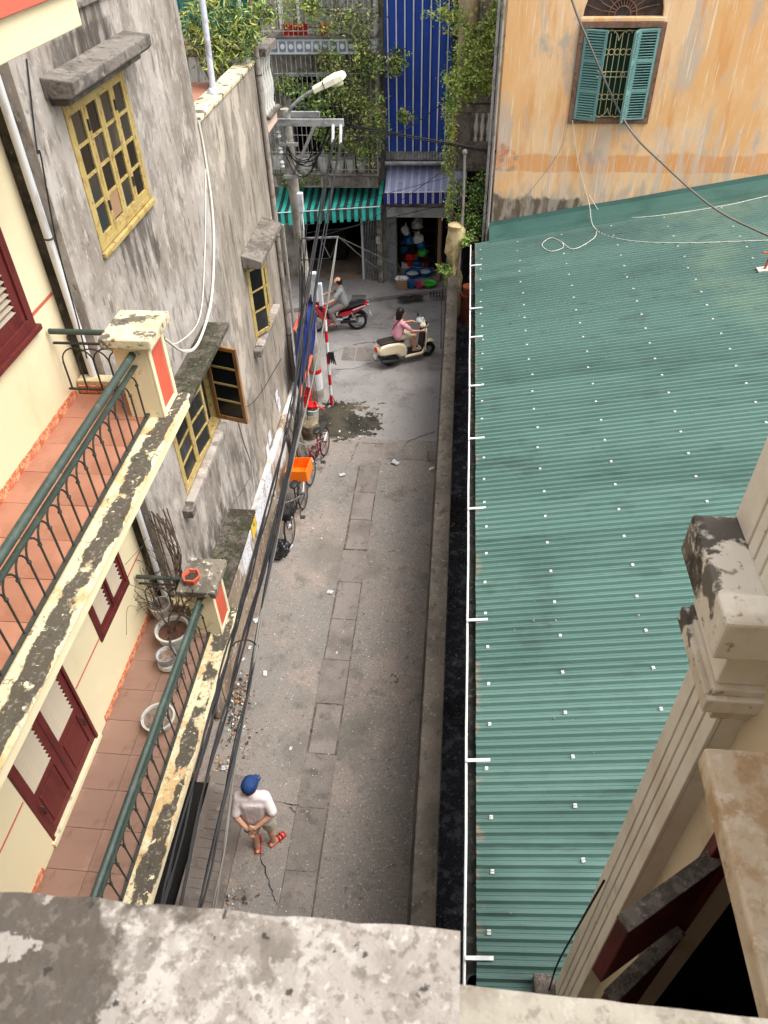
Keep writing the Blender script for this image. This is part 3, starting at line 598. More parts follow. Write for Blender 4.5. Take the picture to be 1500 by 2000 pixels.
# thick base of the wall, whitewashed
pb = MB(); ny = 60; L = []
pb.box(WX+.002, -3.17, 5.95, 13.33, 0, 1.32)
pb.build('base_course', M_plinth, gh, bevel=.05, seg=3)
def sash(parent, hinge, ang, w, z0, z1, rows, fm=M_yel, cols=1, brown=False, board=None):
    """glazed leaf: hinge (x,y), extends along -Y turned out by ang (0 = in the wall plane)"""
    st = .052; t = .02
    dy = math.copysign(1, w); w = abs(w)
    d = Vector((math.sin(ang), -dy*math.cos(ang)*-1 if False else dy*math.cos(ang), 0)); nn = Vector((d.y, -d.x, 0))
    h = Vector((hinge[0], hinge[1], 0))
    def ob(m, u0, u1, za, zb, tt):
        c = h+d*((u0+u1)/2)+Vector((0, 0, (za+zb)/2)); return m.ob(c, d*(u1-u0)/2, nn*tt, Vector((0, 0, (zb-za)/2)))
    m = MB(); ob(m, 0, st, z0, z1, t); ob(m, w-st, w, z0, z1, t); ob(m, st, w-st, z0, z0+st*1.3, t*.97); ob(m, st, w-st, z1-st*1.1, z1, t*.97)
    s = m.build('sash', M_wood if brown else fm, parent, bevel=.004)
    ph = (z1-z0-st*2.4)/rows; cw = (w-2*st)/cols
    for r in range(rows):
        zb = z0+st*1.3+r*ph
        for c in range(cols):
            mm = M_board if board == (r, c) else (M_glassr if rnd.random() < .35 else M_glass)
            ob(MB(), st+c*cw, st+(c+1)*cw, zb, zb+ph, .003).build('pane', mm, s)
        if r: ob(MB(), st, w-st, zb-.014, zb+.014, t*.7).build('glazing_bar', fm, s)
    return s
def window(y0, y1, z0, z1, leaves, fw=.055):
    m = MB(); m.box(WX-.12, WX+.012, y0, y0+fw, z0, z1).box(WX-.12, WX+.012, y1-fw, y1, z0, z1).box(WX-.12, WX+.011, y0+fw, y1-fw, z1-fw, z1).box(WX-.12, WX+.011, y0+fw, y1-fw, z0, z0+fw)
    f = m.build('window_frame', M_yel, gh, bevel=.005)
    MB().box(WX-.24, WX-.235, y0, y1, z0, z1).build('dark_room', M_vdark, f)
    for lf in leaves: sash(f, *lf[:2], *lf[2:3], z0+fw, z1-fw, *lf[3:])
    return f
hx = WX-.01
w = (W1[1]-W1[0]-.11)/4; y0 = W1[0]+.055
f1 = window(*W1, [((hx, y0+w*k), 0, w-.004, 4) for k in range(4)])
for k in (1, 3):
    for z in (W1[2]+.25, W1[3]-.3): MB().box(WX+.011, WX+.026, y0+w*k-.012, y0+w*k+.012, z, z+.09).build('hinge', M_iron, f1)
MB().box(WX-.008, WX-.002, y0+w+.06, y0+2*w-.06, W1[2]+.14, W1[2]+.37).build('board', M_board, f1)
w2 = (W2[1]-W2[0]-.11)/3; y0 = W2[0]+.055
window(*W2, [((hx, W2[1]-.055), math.radians(74), -w2*.92, 4, M_yel, 1, True), ((hx, y0), 0, w2-.004, 4), ((hx, y0+w2), math.radians(6), w2*.98, 4)])
w3 = (W3[1]-W3[0]-.11)/3; y0 = W3[0]+.055
window(*W3, [((hx, y0), math.radians(30), w3*.98, 3), ((hx, y0+w3), 0, w3-.004, 3), ((hx, y0+2*w3), 0, w3-.004, 3)])
def canopy(y0, y1, z, proj, th, m, slope=0):
    b = MB(); n = 10
    for i in range(n+1):
        yy = y0+(y1-y0)*i/n; e = noise.noise(Vector((yy*6, z, 1)))*.014
        b.v += [(WX+.001, yy, z-th), (WX+.001, yy, z+slope), (WX+proj+e, yy, z+e*.4), (WX+proj+e, yy, z-th*.75), (WX+proj-.05, yy, z-th)]
    for i in range(n):
        for k in range(5): a = i*5+k; c = i*5+(k+1) % 5; b.f.append((a, c, c+5, a+5))
    b.f.append((0, 1, 2, 3, 4)); b.f.append(tuple(n*5+k for k in (4, 3, 2, 1, 0)))
    return b.build('canopy', m, gh, bevel=.012)
canopy(6.33, 8.22, 8.42, .27, .13, M_cano, .03); MB().box(WX+.002, WX+.16, 6.4, 8.15, 8.225, 8.288).build('canopy_moulding', M_cano, gh, bevel=.01)
canopy(6.85, 8.86, 5.02, .33, .1, M_moss)
canopy(10.95, 12.55, 4.93, .32, .12, M_cano, .10)
canopy(5.96, 8.3, 2.16, .42, .09, M_moss)
MB().box(WX+.002, WX+.045, 6.54, 8.01, 6.89, 6.945).build('sill', M_yel, gh, bevel=.01)
MB().box(WX+.002, WX+.12, 6.9, 8.75, 3.46, 3.54).build('sill', M_grey, gh, bevel=.012)
MB().box(WX+.002, WX+.14, 11.0, 12.5, 3.36, 3.45).build('sill', M_grey, gh, bevel=.012)
MB().box(WX+.002, WX+.13, 10.85, 11.0, 3.30, 3.42).build('sill_end', M_cano, gh, bevel=.01)
MB().box(WX+.002, WX+.13, 6.75, 6.9, 3.38, 3.5).build('sill_end', M_cano, gh, bevel=.01)
# door pier and posters under the low canopy
MB().box(-3.169, -3.15, 6.2, 7.0, .0, 1.9).build('door_surround', M_plinth, gh, bevel=.008)
def poster(px, py, w, h, m, X=-3.29):
    p = at(px, py, X=X); MB().ob(p, (.002, 0, 0), (0, w/2, 0), (0, 0, h/2)).build('poster', m, gh)
M_poy = mat('yellow_poster', S(232, 178, 40), .7, [lay(S(224, 196, 90), 12, .5, .54), lay(S(70, 130, 80), 9, .58, .6)])
M_pow = mat('white_poster', S(222, 224, 228), .75, [lay(S(160, 166, 178), 14, .54, .6, st=(1, 1, 3)), lay(S(190, 60, 50), 10, .64, .66)])
poster(496, 1026, .32, .36, M_poy, X=-3.16)
for q in ((545, 790), (541, 775), (527, 855), (523, 880)): poster(*q, .20, .26, M_pow)
for q in ((482, 1080, .5, .5), (508, 1000, .7, .45), (525, 945, .5, .4)): poster(*q, M_pow, X=-3.165)
# pipes
dp = MB().tube([(-3.40, 5.90, .3), (-3.40, 5.90, 9.5)], .035, 10).build('downpipe', M_pvc, gh, smooth=True)
MB().box(FX+.002, -3.42, 5.925, 5.948, 0, 9.0).build('corner_strip', M_darkmoss, gh)
for z in (7.35, 5.2, 3.3): MB().torus((-3.40, 5.90, z), .038, .008, 'Z', 14, 5).build('pipe_clip', M_iron, dp)
dp = MB().tube([(WX+.05, 13.28, .2), (WX+.05, 13.28, 8.6)], .045, 10).build('downpipe', M_ggrey, gh, smooth=True)
for z in (7.0, 4.4, 2.4): MB().torus((WX+.05, 13.28, z), .05, .01, 'Z', 14, 5).build('pipe_clip', M_iron, dp)
MB().tube([(WX+.16, 13.30, .2), (WX+.16, 13.30, 4.6)], .03, 8).build('conduit', M_ggrey, gh, smooth=True)
# street side balcony of the grey house
bs = MB().box(-6.5, -3.22, 13.401, 14.15, 6.1, 6.3).build('front_balcony', mat('pink_render', S(214, 186, 170), .85, [lay(S(186, 150, 130), 4, .5, .68)]), gh, bevel=.01)
MB().box(-6.5, -3.16, 13.401, 14.2, 6.301, 6.36).build('balcony_coping', M_cano, bs, bevel=.01)
MB().box(-6.5, -3.12, 13.401, 13.62, 7.22, 7.34).box(-6.5, -3.12, 13.93, 14.22, 7.22, 7.34).box(-3.4, -3.12, 13.62, 13.93, 7.22, 7.34).build('balustrade_rail', M_cano, bs, bevel=.015)
prof = [(.045, 0), (.05, .05), (.03, .09), (.055, .25), (.06, .38), (.028, .62), (.045, .72), (.05, .86)]
src = None
for k, (x, yy) in enumerate([(-3.26, 13.5), (-3.26, 13.68), (-3.26, 13.86), (-3.26, 14.05)]+[(-3.45-.2*i, 14.06) for i in range(9)]):
    if src is None: src = MB().lathe((0, 0, 0), prof, 10).build('baluster', M_pot, bs, smooth=True); o = src
    else: o = src.copy(); COL.objects.link(o); o.parent = bs
    o.location = (x, yy, 6.36)
# poles standing on the terrace parapet
for k, (px, py, tx) in enumerate(((413, 182, 388), (478, 120, 458))):
    b = at(px, py, Z=7.2); b.x = -3.42; tp = at(tx, -60, X=-3.42)
    o = MB().tube([b, tp], .042, 12).lathe((b.x, b.y, 7.201), [(.085, 0), (.08, .04), (.05, .07)], 12).build('steel_pole', mat('pale_blue_steel', S(190, 194, 204), .4, [lay(S(150, 150, 154), 5, .5, .68)]), smooth=True)
    tag(o, ['pale grey steel pole on the terrace parapet near the tall grey wall', 'pale grey steel pole on the terrace parapet by the corner downpipe'][k], 'pole', 'poles on the terrace parapet')
# ================================================================== green roofed shed
SLP, EX, EZ = .19, .43, 3.0
rz_ = lambda x: EZ+SLP*(x-EX)
sh = thing('green_roof_shed', 'low shed with a wide green corrugated metal roof and white gutter beside the wall', 'shed', (2.5, 8, 0))
m = MB(); xs = [EX, .9, 1.6, 2.5, 3.5, 4.7, 6.6]; prof = [(0, -.004), (.015, .033), (.032, .033), (.044, 0), (.064, .001), (.068, .007), (.075, .007), (.080, .001)]
rowsY = []; PT = .098; yy = 1.55
while yy < 16.42:
    lap = .009*((int(yy/PT) % 10)/10)
    for dy, dz in prof: rowsY.append((yy+dy, dz+lap))
    yy += PT
for x in xs:
    for (a, dz) in rowsY:
        m.v.append((x+(noise.noise(Vector((a*2.5, 0, 0)))*.008 if x == EX else 0), a, rz_(x)+dz+noise.noise(Vector((x*1.3, a*.8, 2)))*.006))
n = len(rowsY)
for i in range(len(xs)-1):
    for j in range(n-1): m.f.append((i*n+j, (i+1)*n+j, (i+1)*n+j+1, i*n+j+1))
roof = m.build('roof_sheet', M_roof, sh)
MB().box(.62, .74, 1.6, 16.4, 0, 2.9).box(6.3, 6.5, 1.6, 16.4, 0, 3.9).box(.74, 6.3, 16.3, 16.4, 0, 2.9).box(.74, 6.3, 1.6, 1.7, 0, 2.9).build('walls', M_fgrey, sh)
src = None; rc = random.Random(11)
for k, X in enumerate((.55, 1.33, 2.24, 3.25, 4.31, 5.4)):
    yy = 16.1 if k else 16.0
    while yy > 1.9:
        if src is None:
            src = MB().box(-.016, .016, -.023, -.004, .0, .013).box(-.015, .015, .004, .019, -.008, .009).tube([(0, -.013, .013), (0, -.013, .022)], .005, 6).build('roof_clip', mat('white_clip', S(196, 198, 196), .5, [lay(S(140, 132, 122), 30, .54, .66)]), roof); o = src
        else: o = src.copy(); COL.objects.link(o); o.parent = roof
        x = X+rc.uniform(-.02, .02); o.location = (x, yy+.021, rz_(x)+.021); o.rotation_euler = (0, -math.atan(SLP), rc.uniform(-.1, .1))
        yy -= .49
# gutter
gl = at(918, 700, Z=3.0)
gt = MB().tube([(.335+.008*noise.noise(Vector((k*.31, 2, 0))), 1.2+k*.38, 2.985+.012*noise.noise(Vector((k*.27, 7, 0)))) for k in range(41)], .013, 8).build('gutter_lip', M_whp, sh, smooth=True)
m = MB(); m.box(.33, .342, 1.2, 16.4, 2.86, 2.975).box(.342, .60, 1.2, 16.4, 2.86, 2.872)
m.build('gutter_trough', mat('gutter_dirt', S(54, 54, 50), .8, [lay(S(84, 84, 78), 8, .5, .62), lay(S(30, 30, 28), 3, .5, .62)], bump=(30, .7, .01)), sh)
for py in (858, 995, 1213, 1487, 1873, 755, 660, 604, 520):
    p = at(930, py, Z=3.02)
    MB().ob((.45, p.y, 3.045), (.115, .004, .012), (0, .016, 0), (0, 0, .006)).build('gutter_bracket', M_whp, sh)
MB().lathe((.42, 1.95, 2.873), [(.07, 0), (.075, .05), (.06, .05), (.055, .0)], 14).build('gutter_outlet', M_bpl, sh)
# flashing up the ochre wall
m = MB(); L = []
for i in range(13):
    x = .74+i*.48; L.append([(x, 16.30, rz_(x)+.035), (x, 16.62, rz_(x)+.045+.01*rc.random()), (x, 16.90, rz_(x)+.16), (x, 16.93, rz_(x)+.24+.012*rc.random())])
for r in L: m.v += r
for i in range(12):
    for k in range(3): a = i*4+k; m.f.append((a, a+4, a+5, a+1))
m.build('wall_flashing', M_roofd, sh)
# scraps lying on the roof
m = MB(); rd_ = random.Random(17)
for i in range(150):
    x = .5+abs(rd_.gauss(0, 2.2)); y_ = rd_.uniform(1.8, 16.2)
    if x < 6.4: leaf(m, (x, y_, rz_(x)+.036), rd_.uniform(.012, .04), rd_, 0, .6)
o = m.build('roof_debris', mat('dead_leaf', S(150, 128, 104), .9)); o['kind'] = 'stuff'; tag(o, 'dead leaf scraps and crumbs scattered on the green roof', 'debris')
m = MB()
for i in range(260):
    y_ = rd_.uniform(1.4, 16.3); leaf(m, (rd_.uniform(.36, .44), y_, 2.885), rd_.uniform(.02, .06), rd_, 0, .6)
o = m.build('gutter_debris', mat('gutter_leaf', S(96, 88, 76), .9)); o['kind'] = 'stuff'; tag(o, 'dead leaves and muck lying in the gutter of the green roof', 'debris')
m = MB()
for i in range(420):
    y_ = rd_.uniform(1.0, 17.0); leaf(m, (rd_.uniform(.12, .6), y_, .91), rd_.uniform(.02, .09), rd_, 0, .6)
o = m.build('ditch_debris', mat('ditch_scrap', S(150, 150, 152), .8, [lay(S(90, 84, 78), 3, .45, .6)])); o['kind'] = 'stuff'; tag(o, 'pale scraps of rubbish in the black ditch behind the wall', 'debris')
# ================================================================== ochre house
OY = 16.95
oh = thing('ochre_house', 'ochre rendered house with a teal shuttered window and arched fanlight', 'house', (3.5, 17.5, 0))
ax0, ax1 = 2.2, 3.68; az0 = 7.17
wallgrid(MB(), 'Y', OY, OY+.3, .78, 9.5, 0, 13, [(2.22, 3.72, 5.39, 7.04), (ax0, ax1, az0, 7.95)]).build('wall', M_orange, oh)
MB().box(.785, 9.5, OY+.301, OY+6, 0, 13).build('core', M_orange, oh)
# arch spandrel
cx, r = (ax0+ax1)/2, (ax1-ax0)/2
pts = [(ax0, 7.95), (ax0, az0)]+[(cx-r*math.cos(math.pi*i/18), az0+.02+.74*math.sin(math.pi*i/18)) for i in range(1, 18)]+[(ax1, az0), (ax1, 7.95)]
m = MB()
for i in range(18):
    a0, a1 = math.pi*i/18, math.pi*(i+1)/18
    A = (cx-r*math.cos(a0), az0+.75*math.sin(a0)); B = (cx-r*math.cos(a1), az0+.75*math.sin(a1))
    m.quad((A[0], OY, A[1]), (B[0], OY, B[1]), (B[0], OY, 7.95), (A[0], OY, 7.95))
    m.quad((A[0], OY, A[1]), (B[0], OY, B[1]), (B[0], OY+.2, B[1]), (A[0], OY+.2, A[1]))
m.build('arch', M_orange, oh)
fan = MB().box(ax0, ax1, OY+.12, OY+.14, az0, 7.95).build('fanlight', mat('fanlight_dark', S(72, 62, 58), .6, [lay(S(50, 44, 42), 3, .45, .6)]), oh)
for i in range(1, 12):
    a = math.pi*i/12
    MB().tube([(cx-.16*math.cos(a), OY+.10, az0+.02+.16*math.sin(a)), (cx-.42*math.cos(a-.06), OY+.10, az0+.44*math.sin(a-.06)), (cx-.70*math.cos(a), OY+.10, az0+.72*math.sin(a))], .010, 5).build('fan_bar', M_frameb, fan)
for q in (.15, .26): MB().tube([(cx-q*math.cos(math.pi*i/12), OY+.095, az0+.01+q*math.sin(math.pi*i/12)) for i in range(13)], .012, 5).build('fan_hub', M_frameb, fan)
MB().box(ax0-.04, ax1+.04, OY-.03, OY-.001, az0-.07, az0-.005).build('lintel', M_orange, oh, bevel=.01)
X0, X1, Z0, Z1 = 2.22, 3.72, 5.39, 7.04
m = MB(); m.box(X0-.05, X0+.05, OY-.035, OY+.1, Z0-.05, Z1+.05).box(X1-.05, X1+.05, OY-.035, OY+.1, Z0-.05, Z1+.05).box(X0+.05, X1-.05, OY-.034, OY+.1, Z1-.04, Z1+.05).box(X0+.05, X1-.05, OY-.034, OY+.1, Z0-.05, Z0+.03)
wf = m.build('window_frame', M_frameb, oh, bevel=.006)
MB().box(X0, X1, OY+.22, OY+.225, Z0, Z1).build('green_curtain', M_greenin, wf)
def tshutter(hx, w, ang, z0, z1, hy=OY-.03):
    d = Vector((math.cos(ang), -math.sin(ang), 0))*math.copysign(1, w)
    if w < 0: d = Vector((-math.cos(ang), -math.sin(ang), 0))
    w = abs(w); nn = Vector((-d.y, d.x, 0)); h = Vector((hx, hy, 0)); st = .05
    def ob(mm, a, b, za, zb, t): return mm.ob(h+d*(a+b)/2+Vector((0, 0, (za+zb)/2)), d*(b-a)/2, nn*t, (0, 0, (zb-za)/2))
    m = MB(); ob(m, 0, st, z0, z1, .018); ob(m, w-st, w, z0, z1, .018)
    H3 = (z1-z0)/3
    for k in range(4): c = z0+k*H3; ob(m, st, w-st, max(z0, c-.03), min(z1, c+.03), .017)
    s = m.build('shutter', M_louv, wf, bevel=.003)
    for k in range(3):
        zz = z0+k*H3+.055
        while zz < z0+(k+1)*H3-.04:
            c = h+d*(w/2)+Vector((0, 0, zz)); MB().ob(c, d*(w/2-st+.004), nn*.014+Vector((0, 0, .010)), (nn*.003+Vector((0, 0, -.0035)))).build('slat', M_louv, s); zz += .046
    return s
tshutter(X0+.055, .44, math.radians(22), Z0+.04, Z1-.05)
tshutter(X1-.055, -.40, math.radians(10), Z0+.04, Z1-.05)
tshutter(X1-.455, -.30, math.radians(68), Z0+.04, Z1-.05, OY-.12)
gx0, gx1 = X0+.40, X1-.44; gy = OY+.07
gr = MB().tube([(gx0, gy, Z0+.06), (gx1, gy, Z0+.06)], .009, 6).tube([(gx0, gy, Z1-.1), (gx1, gy, Z1-.1)], .009, 6).tube([(gx0, gy, Z0+.86), (gx1, gy, Z0+.86)], .008, 6).tube([(gx0, gy, Z0+.77), (gx1, gy, Z0+.77)], .008, 6).build('grille', M_grille, wf)
gw = (gx1-gx0)
for k in range(6):
    x = gx0+gw*(k+.5)/6; MB().tube([(x, gy, Z0+.1), (x, gy, Z1-.14)], .008, 6).build('grille_bar', M_grille, gr)
    for z in (Z0+.42, Z0+1.2): MB().torus((gx0+gw*(k+.5)/6+gw/12, gy-.012, z), gw/13, .007, 'Y', 14, 5).build('grille_ring', M_grille, gr)
for k in (1, 4):
    for (z, s) in ((Z1-.14, 1), (Z0+.1, -1)):
        MB().tube(arc((gx0+gw*(k+.5)/6, gy-.01, z), gw/6*.5, 0, math.pi*s, 10), .008, 6).build('grille_loop', M_grille, gr)
for s in (-1, 1):
    for (z, q) in ((Z0+.06, 1), (Z1-.1, -1)): MB().tube([(cx, gy-.015, z+q*.16), (cx+s*.03, gy-.015, z+q*.07), (cx+s*.1, gy-.015, z)], .008, 6).build('grille_scroll', M_grille, gr)
    MB().torus((cx+s*.18, gy-.01, Z0+.815), .04, .008, 'Y', 12, 5).build('grille_scroll', M_grille, gr)
# downpipes on the corner
for (x, y_, rr_, mm) in ((.70, OY-.05, .035, M_ggrey), (.62, OY+.1, .028, M_galv)):
    MB().tube([(x, y_, 2.2), (x, y_, 12)], rr_, 8).build('downpipe', mm, oh, smooth=True)
# ================================================================== wing of the near house on the right
wg = thing('pilastered_house', 'cream rendered house wing with a fluted pilaster and open maroon shutters', 'house', (1.3, 1.5, 0))
PX = 1.02; PY0, PY1 = 1.60, 1.92
wallgrid(MB(), 'X', 1.12, 1.35, -.6, 1.605, 2.2, 9.4, [(.35, 1.42, 4.0, 7.25)]).build('wall', M_wing, wg)
MB().box(2.4, 2.5, -.6, 1.88, 2.2, 9.4).box(1.501, 2.4, 1.7, 1.88, 2.2, 9.4).box(1.351, 2.4, -.6, -.5, 2.2, 9.4).box(1.351, 2.4, -.5, 1.6, 2.2, 2.3).box(1.351, 2.4, -.5, 1.6, 9.3, 9.4).build('room', M_vdark, wg)
# fluted pilaster: strips with grooves between
def fluted(z0, z1, y0, y1, x, nm):
    p = MB().box(x+.02, 1.5, y0, y1, z0, z1).build(nm, M_stone, wg)
    e = [y0-.0005, y0+.085, y0+.155, y0+.225, y1+.0005]
    for a, b in zip(e, e[1:]): MB().box(x, x+.0195, a+(.006 if a > y0 else 0), b-(.006 if b < y1 else 0), z0, z1).build('fillet', M_stone, p, bevel=.005)
    return p
fluted(2.9, 7.42, PY0, PY1, PX, 'pilaster')
fluted(7.98, 9.4, 1.68, 2.06, 1.035, 'upper_pilaster')
MB().box(.93, 1.45, 1.555, 1.98, 7.50, 7.575).box(.95, 1.45, 1.575, 1.96, 7.575, 7.61).box(.985, 1.45, 1.585, 1.94, 7.42, 7.50).build('lower_cornice', M_stonem, wg, bevel=.006)
MB().box(.96, 1.45, 1.60, 1.97, 7.61, 7.80).build('frieze', M_stone, wg, bevel=.008)
MB().box(.885, 1.45, 1.555, 2.06, 7.80, 7.98).build('upper_cornice', M_stonem, wg, bevel=.012)
MB().box(.91, 1.119, .2, 1.42, 7.40, 7.5).build('window_canopy', M_stonec, wg, bevel=.012)
MB().box(.86, 1.02, 1.84, 1.98, 2.95, 3.22).build('base_block', M_weath, wg, bevel=.008)
# maroon frame and two open shutters
m = MB(); m.box(1.10, 1.20, 1.36, 1.418, 4.02, 7.24).box(1.10, 1.20, .352, .41, 4.02, 7.24).box(1.101, 1.20, .41, 1.36, 7.18, 7.24)
wfr = m.build('window_frame', M_maroon, wg, bevel=.005)
def plank(z0, z1, a, b, t=.03):
    a = Vector((a[0], a[1], 0)); b = Vector((b[0], b[1], 0)); d = (b-a); L = d.length; d.normalize(); nn = Vector((-d.y, d.x, 0))
    s = MB().ob((a+b)/2+Vector((0, 0, (z0+z1)/2)), d*L/2, nn*t, (0, 0, (z1-z0)/2-.004)).build('shutter', M_maroon, wg, bevel=.006)
    MB().ob((a+b)/2+Vector((0, 0, z1)), d*(L/2+.004), nn*(t+.003), (0, 0, .008)).build('shutter_top', M_weath, s, bevel=.004)
    for k in (.25, .75): MB().ob(a+d*L*k+Vector((0, 0, (z0+z1)/2))-nn*(t+.004), d*.07, nn*.006, (0, 0, (z1-z0)/2-.12)).build('shutter_panel', M_maroon, s, bevel=.004)
    return s
plank(6.2, 6.8, (1.13, 1.37), (.73, 1.09)); plank(4.7, 6.1, (1.15, 1.345), (.80, 1.045))
plank(4.3, 6.9, (1.22, .52), (1.75, .95), .02)
# ================================================================== near parapet
pa = thing('parapet', 'blotchy pale concrete parapet of the balcony with a dark mould patch', 'parapet', (0, .1, 8))
m = MB(); nx = 60; ny = 10; xa, xb = -1.2, .035
for i in range(nx+1):
    x = xa+(xb-xa)*i/nx
    e = noise.noise(Vector((x*22, 0, 5)))*.0035+noise.noise(Vector((x*70, 0, 9)))*.0018
    for j in range(ny+1):
        yv = -.25+(.272+e+.25)*j/ny; z = 9.0+noise.noise(Vector((x*14, yv*14, 0)))*.003-(.003 if j == ny else 0)
        m.v.append((x, yv, z))
for i in range(nx):
    for j in range(ny): a = i*(ny+1)+j; m.f.append((a, a+ny+1, a+ny+2, a+1))
b = len(m.v); 
for i in range(nx+1):
    x = xa+(xb-xa)*i/nx; m.v.append((x, .262, 8.1))
for i in range(nx): m.f.append((i*(ny+1)+ny, (i+1)*(ny+1)+ny, b+i+1, b+i))
m.build('coping', M_para, pa)
MB().box(xb-.02, xb, -.25, .262, 8.1, 8.995).build('coping_end', M_para, pa, bevel=.006)
pr = at(1200, 1955, Z=8.93)
m = MB(); nx = 40
for i in range(nx+1):
    x = xb-.015+(1.08-xb+.015)*i/nx; e = noise.noise(Vector((x*30, 1, 5)))*.002
    q = at(915, 1925, Z=8.93).y; q2 = at(1500, 1993, Z=8.93).y
    yf = q+(q2-q)*(x-.04)/.4
    yf = max(yf, .2)
    m.v += [(x, -.25, 8.93), (x, yf+e, 8.93), (x, yf-.004, 8.1)]
for i in range(nx):
    for k in range(2): a = i*3+k; m.f.append((a, a+3, a+4, a+1))
m.build('lower_coping', M_para2, pa)
struct(MB().box(-3.4, 1.1, -3, .1, 0, 8.1).build('near_house_base', M_fgrey))
struct(MB().box(-3.4, 2.6, -6, -1.3, 8.1, 14).build('near_house_unseen_storeys', M_wing))  # unseen storeys behind the camera, added to keep sky light off near faces
# ================================================================== far side of the street
FY = 20.7
def wavy(name, parent, m, x0, x1, yf, z0, z1, nx=60, nz=10, amp=.02, fr=9, off=0.0):
    b = MB()
    for i in range(nx+1):
        x = x0+(x1-x0)*i/nx
        for j in range(nz+1):
            z = z0+(z1-z0)*j/nz
            b.v.append((x, yf+amp*math.sin(x*fr*math.pi)+.025*noise.noise(Vector((x*1.5, z*.8, 3)))-off, z))
    for i in range(nx):
        for j in range(nz): a = i*(nz+1)+j; b.f.append((a, a+nz+1, a+nz+2, a+1))
    return b.build(name, m, parent, smooth=True)
# ---- house with caged balconies and vines
vh = thing('caged_balcony_house', 'old grey house with plant filled caged balconies above a teal striped awning', 'house', (-3.4, 21, 0))
wallgrid(MB(), 'Y', FY, FY+.25, -4.88, -1.93, 0, 10, [(-4.35, -2.16, .0, 2.35), (-4.3, -3.0, 3.5, 5.5), (-4.0, -2.9, 6.45, 8.6)]).build('wall', M_fgrey, vh)
MB().box(-4.88, -4.8, FY+.26, 23.6, 0, 10).box(-2.0, -1.93, FY+.26, 23.6, 0, 10).box(-4.8, -2.0, 23.5, 23.6, 0, 10).box(-4.8, -2.0, FY+.26, 23.5, 2.7, 2.8).box(-4.8, -2.0, FY+.26, 23.5, 9.9, 10).build('rooms', M_vdark, vh)
MB().box(-4.8, -2.0, FY-.1, 23.49, .0, .16).build('shop_floor', mat('shop_floor_tile', S(150, 132, 116), .6, [lay(S(122, 106, 94), 2, .45, .62)]), vh)
MB().box(-4.2, -3.3, 21.9, 22.5, .165, 1.1).build('counter', M_dark, vh, bevel=.02)
sg = MB().box(-2.66, -2.60, FY-.06, FY+.02, .14, 2.35).build('gate_post', M_fpale, vh)
for k in range(9): MB().box(-2.58+k*.045, -2.566+k*.045, FY-.04-.02*(k % 2), FY-.02, .16, 2.33).build('gate_bar', M_galv, sg)
MB().box(-2.2, -2.04, FY-.22, FY-.06, .13, 2.9).build('shop_post', M_fgrey, vh, bevel=.012)
MB().box(-2.22, -2.10, FY-.235, FY-.222, 1.3, 1.5).build('notice', M_paper, vh)
for (z0, z1, mot) in ((3.04, 3.34, 0), (6.04, 6.36, 1)):
    s = MB().box(-4.76, -2.05, 19.78, FY-.001, z0, z1).build('balcony_slab', M_fgrey if not mot else M_fpale, vh, bevel=.012)
    MB().box(-4.8, -2.02, 19.74, FY-.002, z1+.001, z1+.05).build('slab_edge', M_cano, s, bevel=.01)
    for k in range(13):
        x = -4.6+k*.2
        MB().box(x-.075, x+.075, 19.765, 19.779, z0+.06, z1-.05).build('motif', M_fmot if mot else M_cano, s, bevel=.006)
        if mot: MB().lathe((x, 19.764, (z0+z1)/2), [(.055, 0), (.05, -.008), (.045, -.008)], 14, 'Y').build('motif_disc', M_fpale, s)
    c = MB(); top = z1+2.68 if not mot else 9.6
    for k in range(24): x = -4.74+k*2.68/23; c.tube([(x, 19.82, z1+.05), (x, 19.82, top)], .009, 5, caps=False)
    for z in (z1+.14, z1+.55, z1+.95, z1+1.6, z1+2.3): c.tube([(-4.76, 19.82, z), (-2.04, 19.82, z)], .011, 5)
    for k in range(6): c.tube([(-2.05, 19.82+k*.17, z1+.05), (-2.05, 19.82+k*.17, top)], .009, 5, caps=False)
    c.build('balcony_cage', M_bars if mot else M_cbars, vh)
# grey curtain panels and door behind the upper cage
wavy('curtain', vh, mat('grey_curtain', S(150, 148, 142), .85, [lay(S(118, 116, 112), 2, .45, .62, st=(6, 1, .3))]), -3.95, -2.2, FY-.04, 6.45, 8.6, 50, 4, .03, 7)
MB().box(-4.4, -4.3, FY-.06, FY-.001, 6.4, 8.8).box(-3.97, -3.9, FY-.07, FY-.002, 6.4, 8.8).build('door_post', M_whp, vh)
MB().box(-3.6, -3.54, FY-.05, FY-.001, 3.5, 5.5).box(-4.3, -3.0, FY-.051, FY-.002, 5.4, 5.5).build('window_frame', M_fpale, vh)
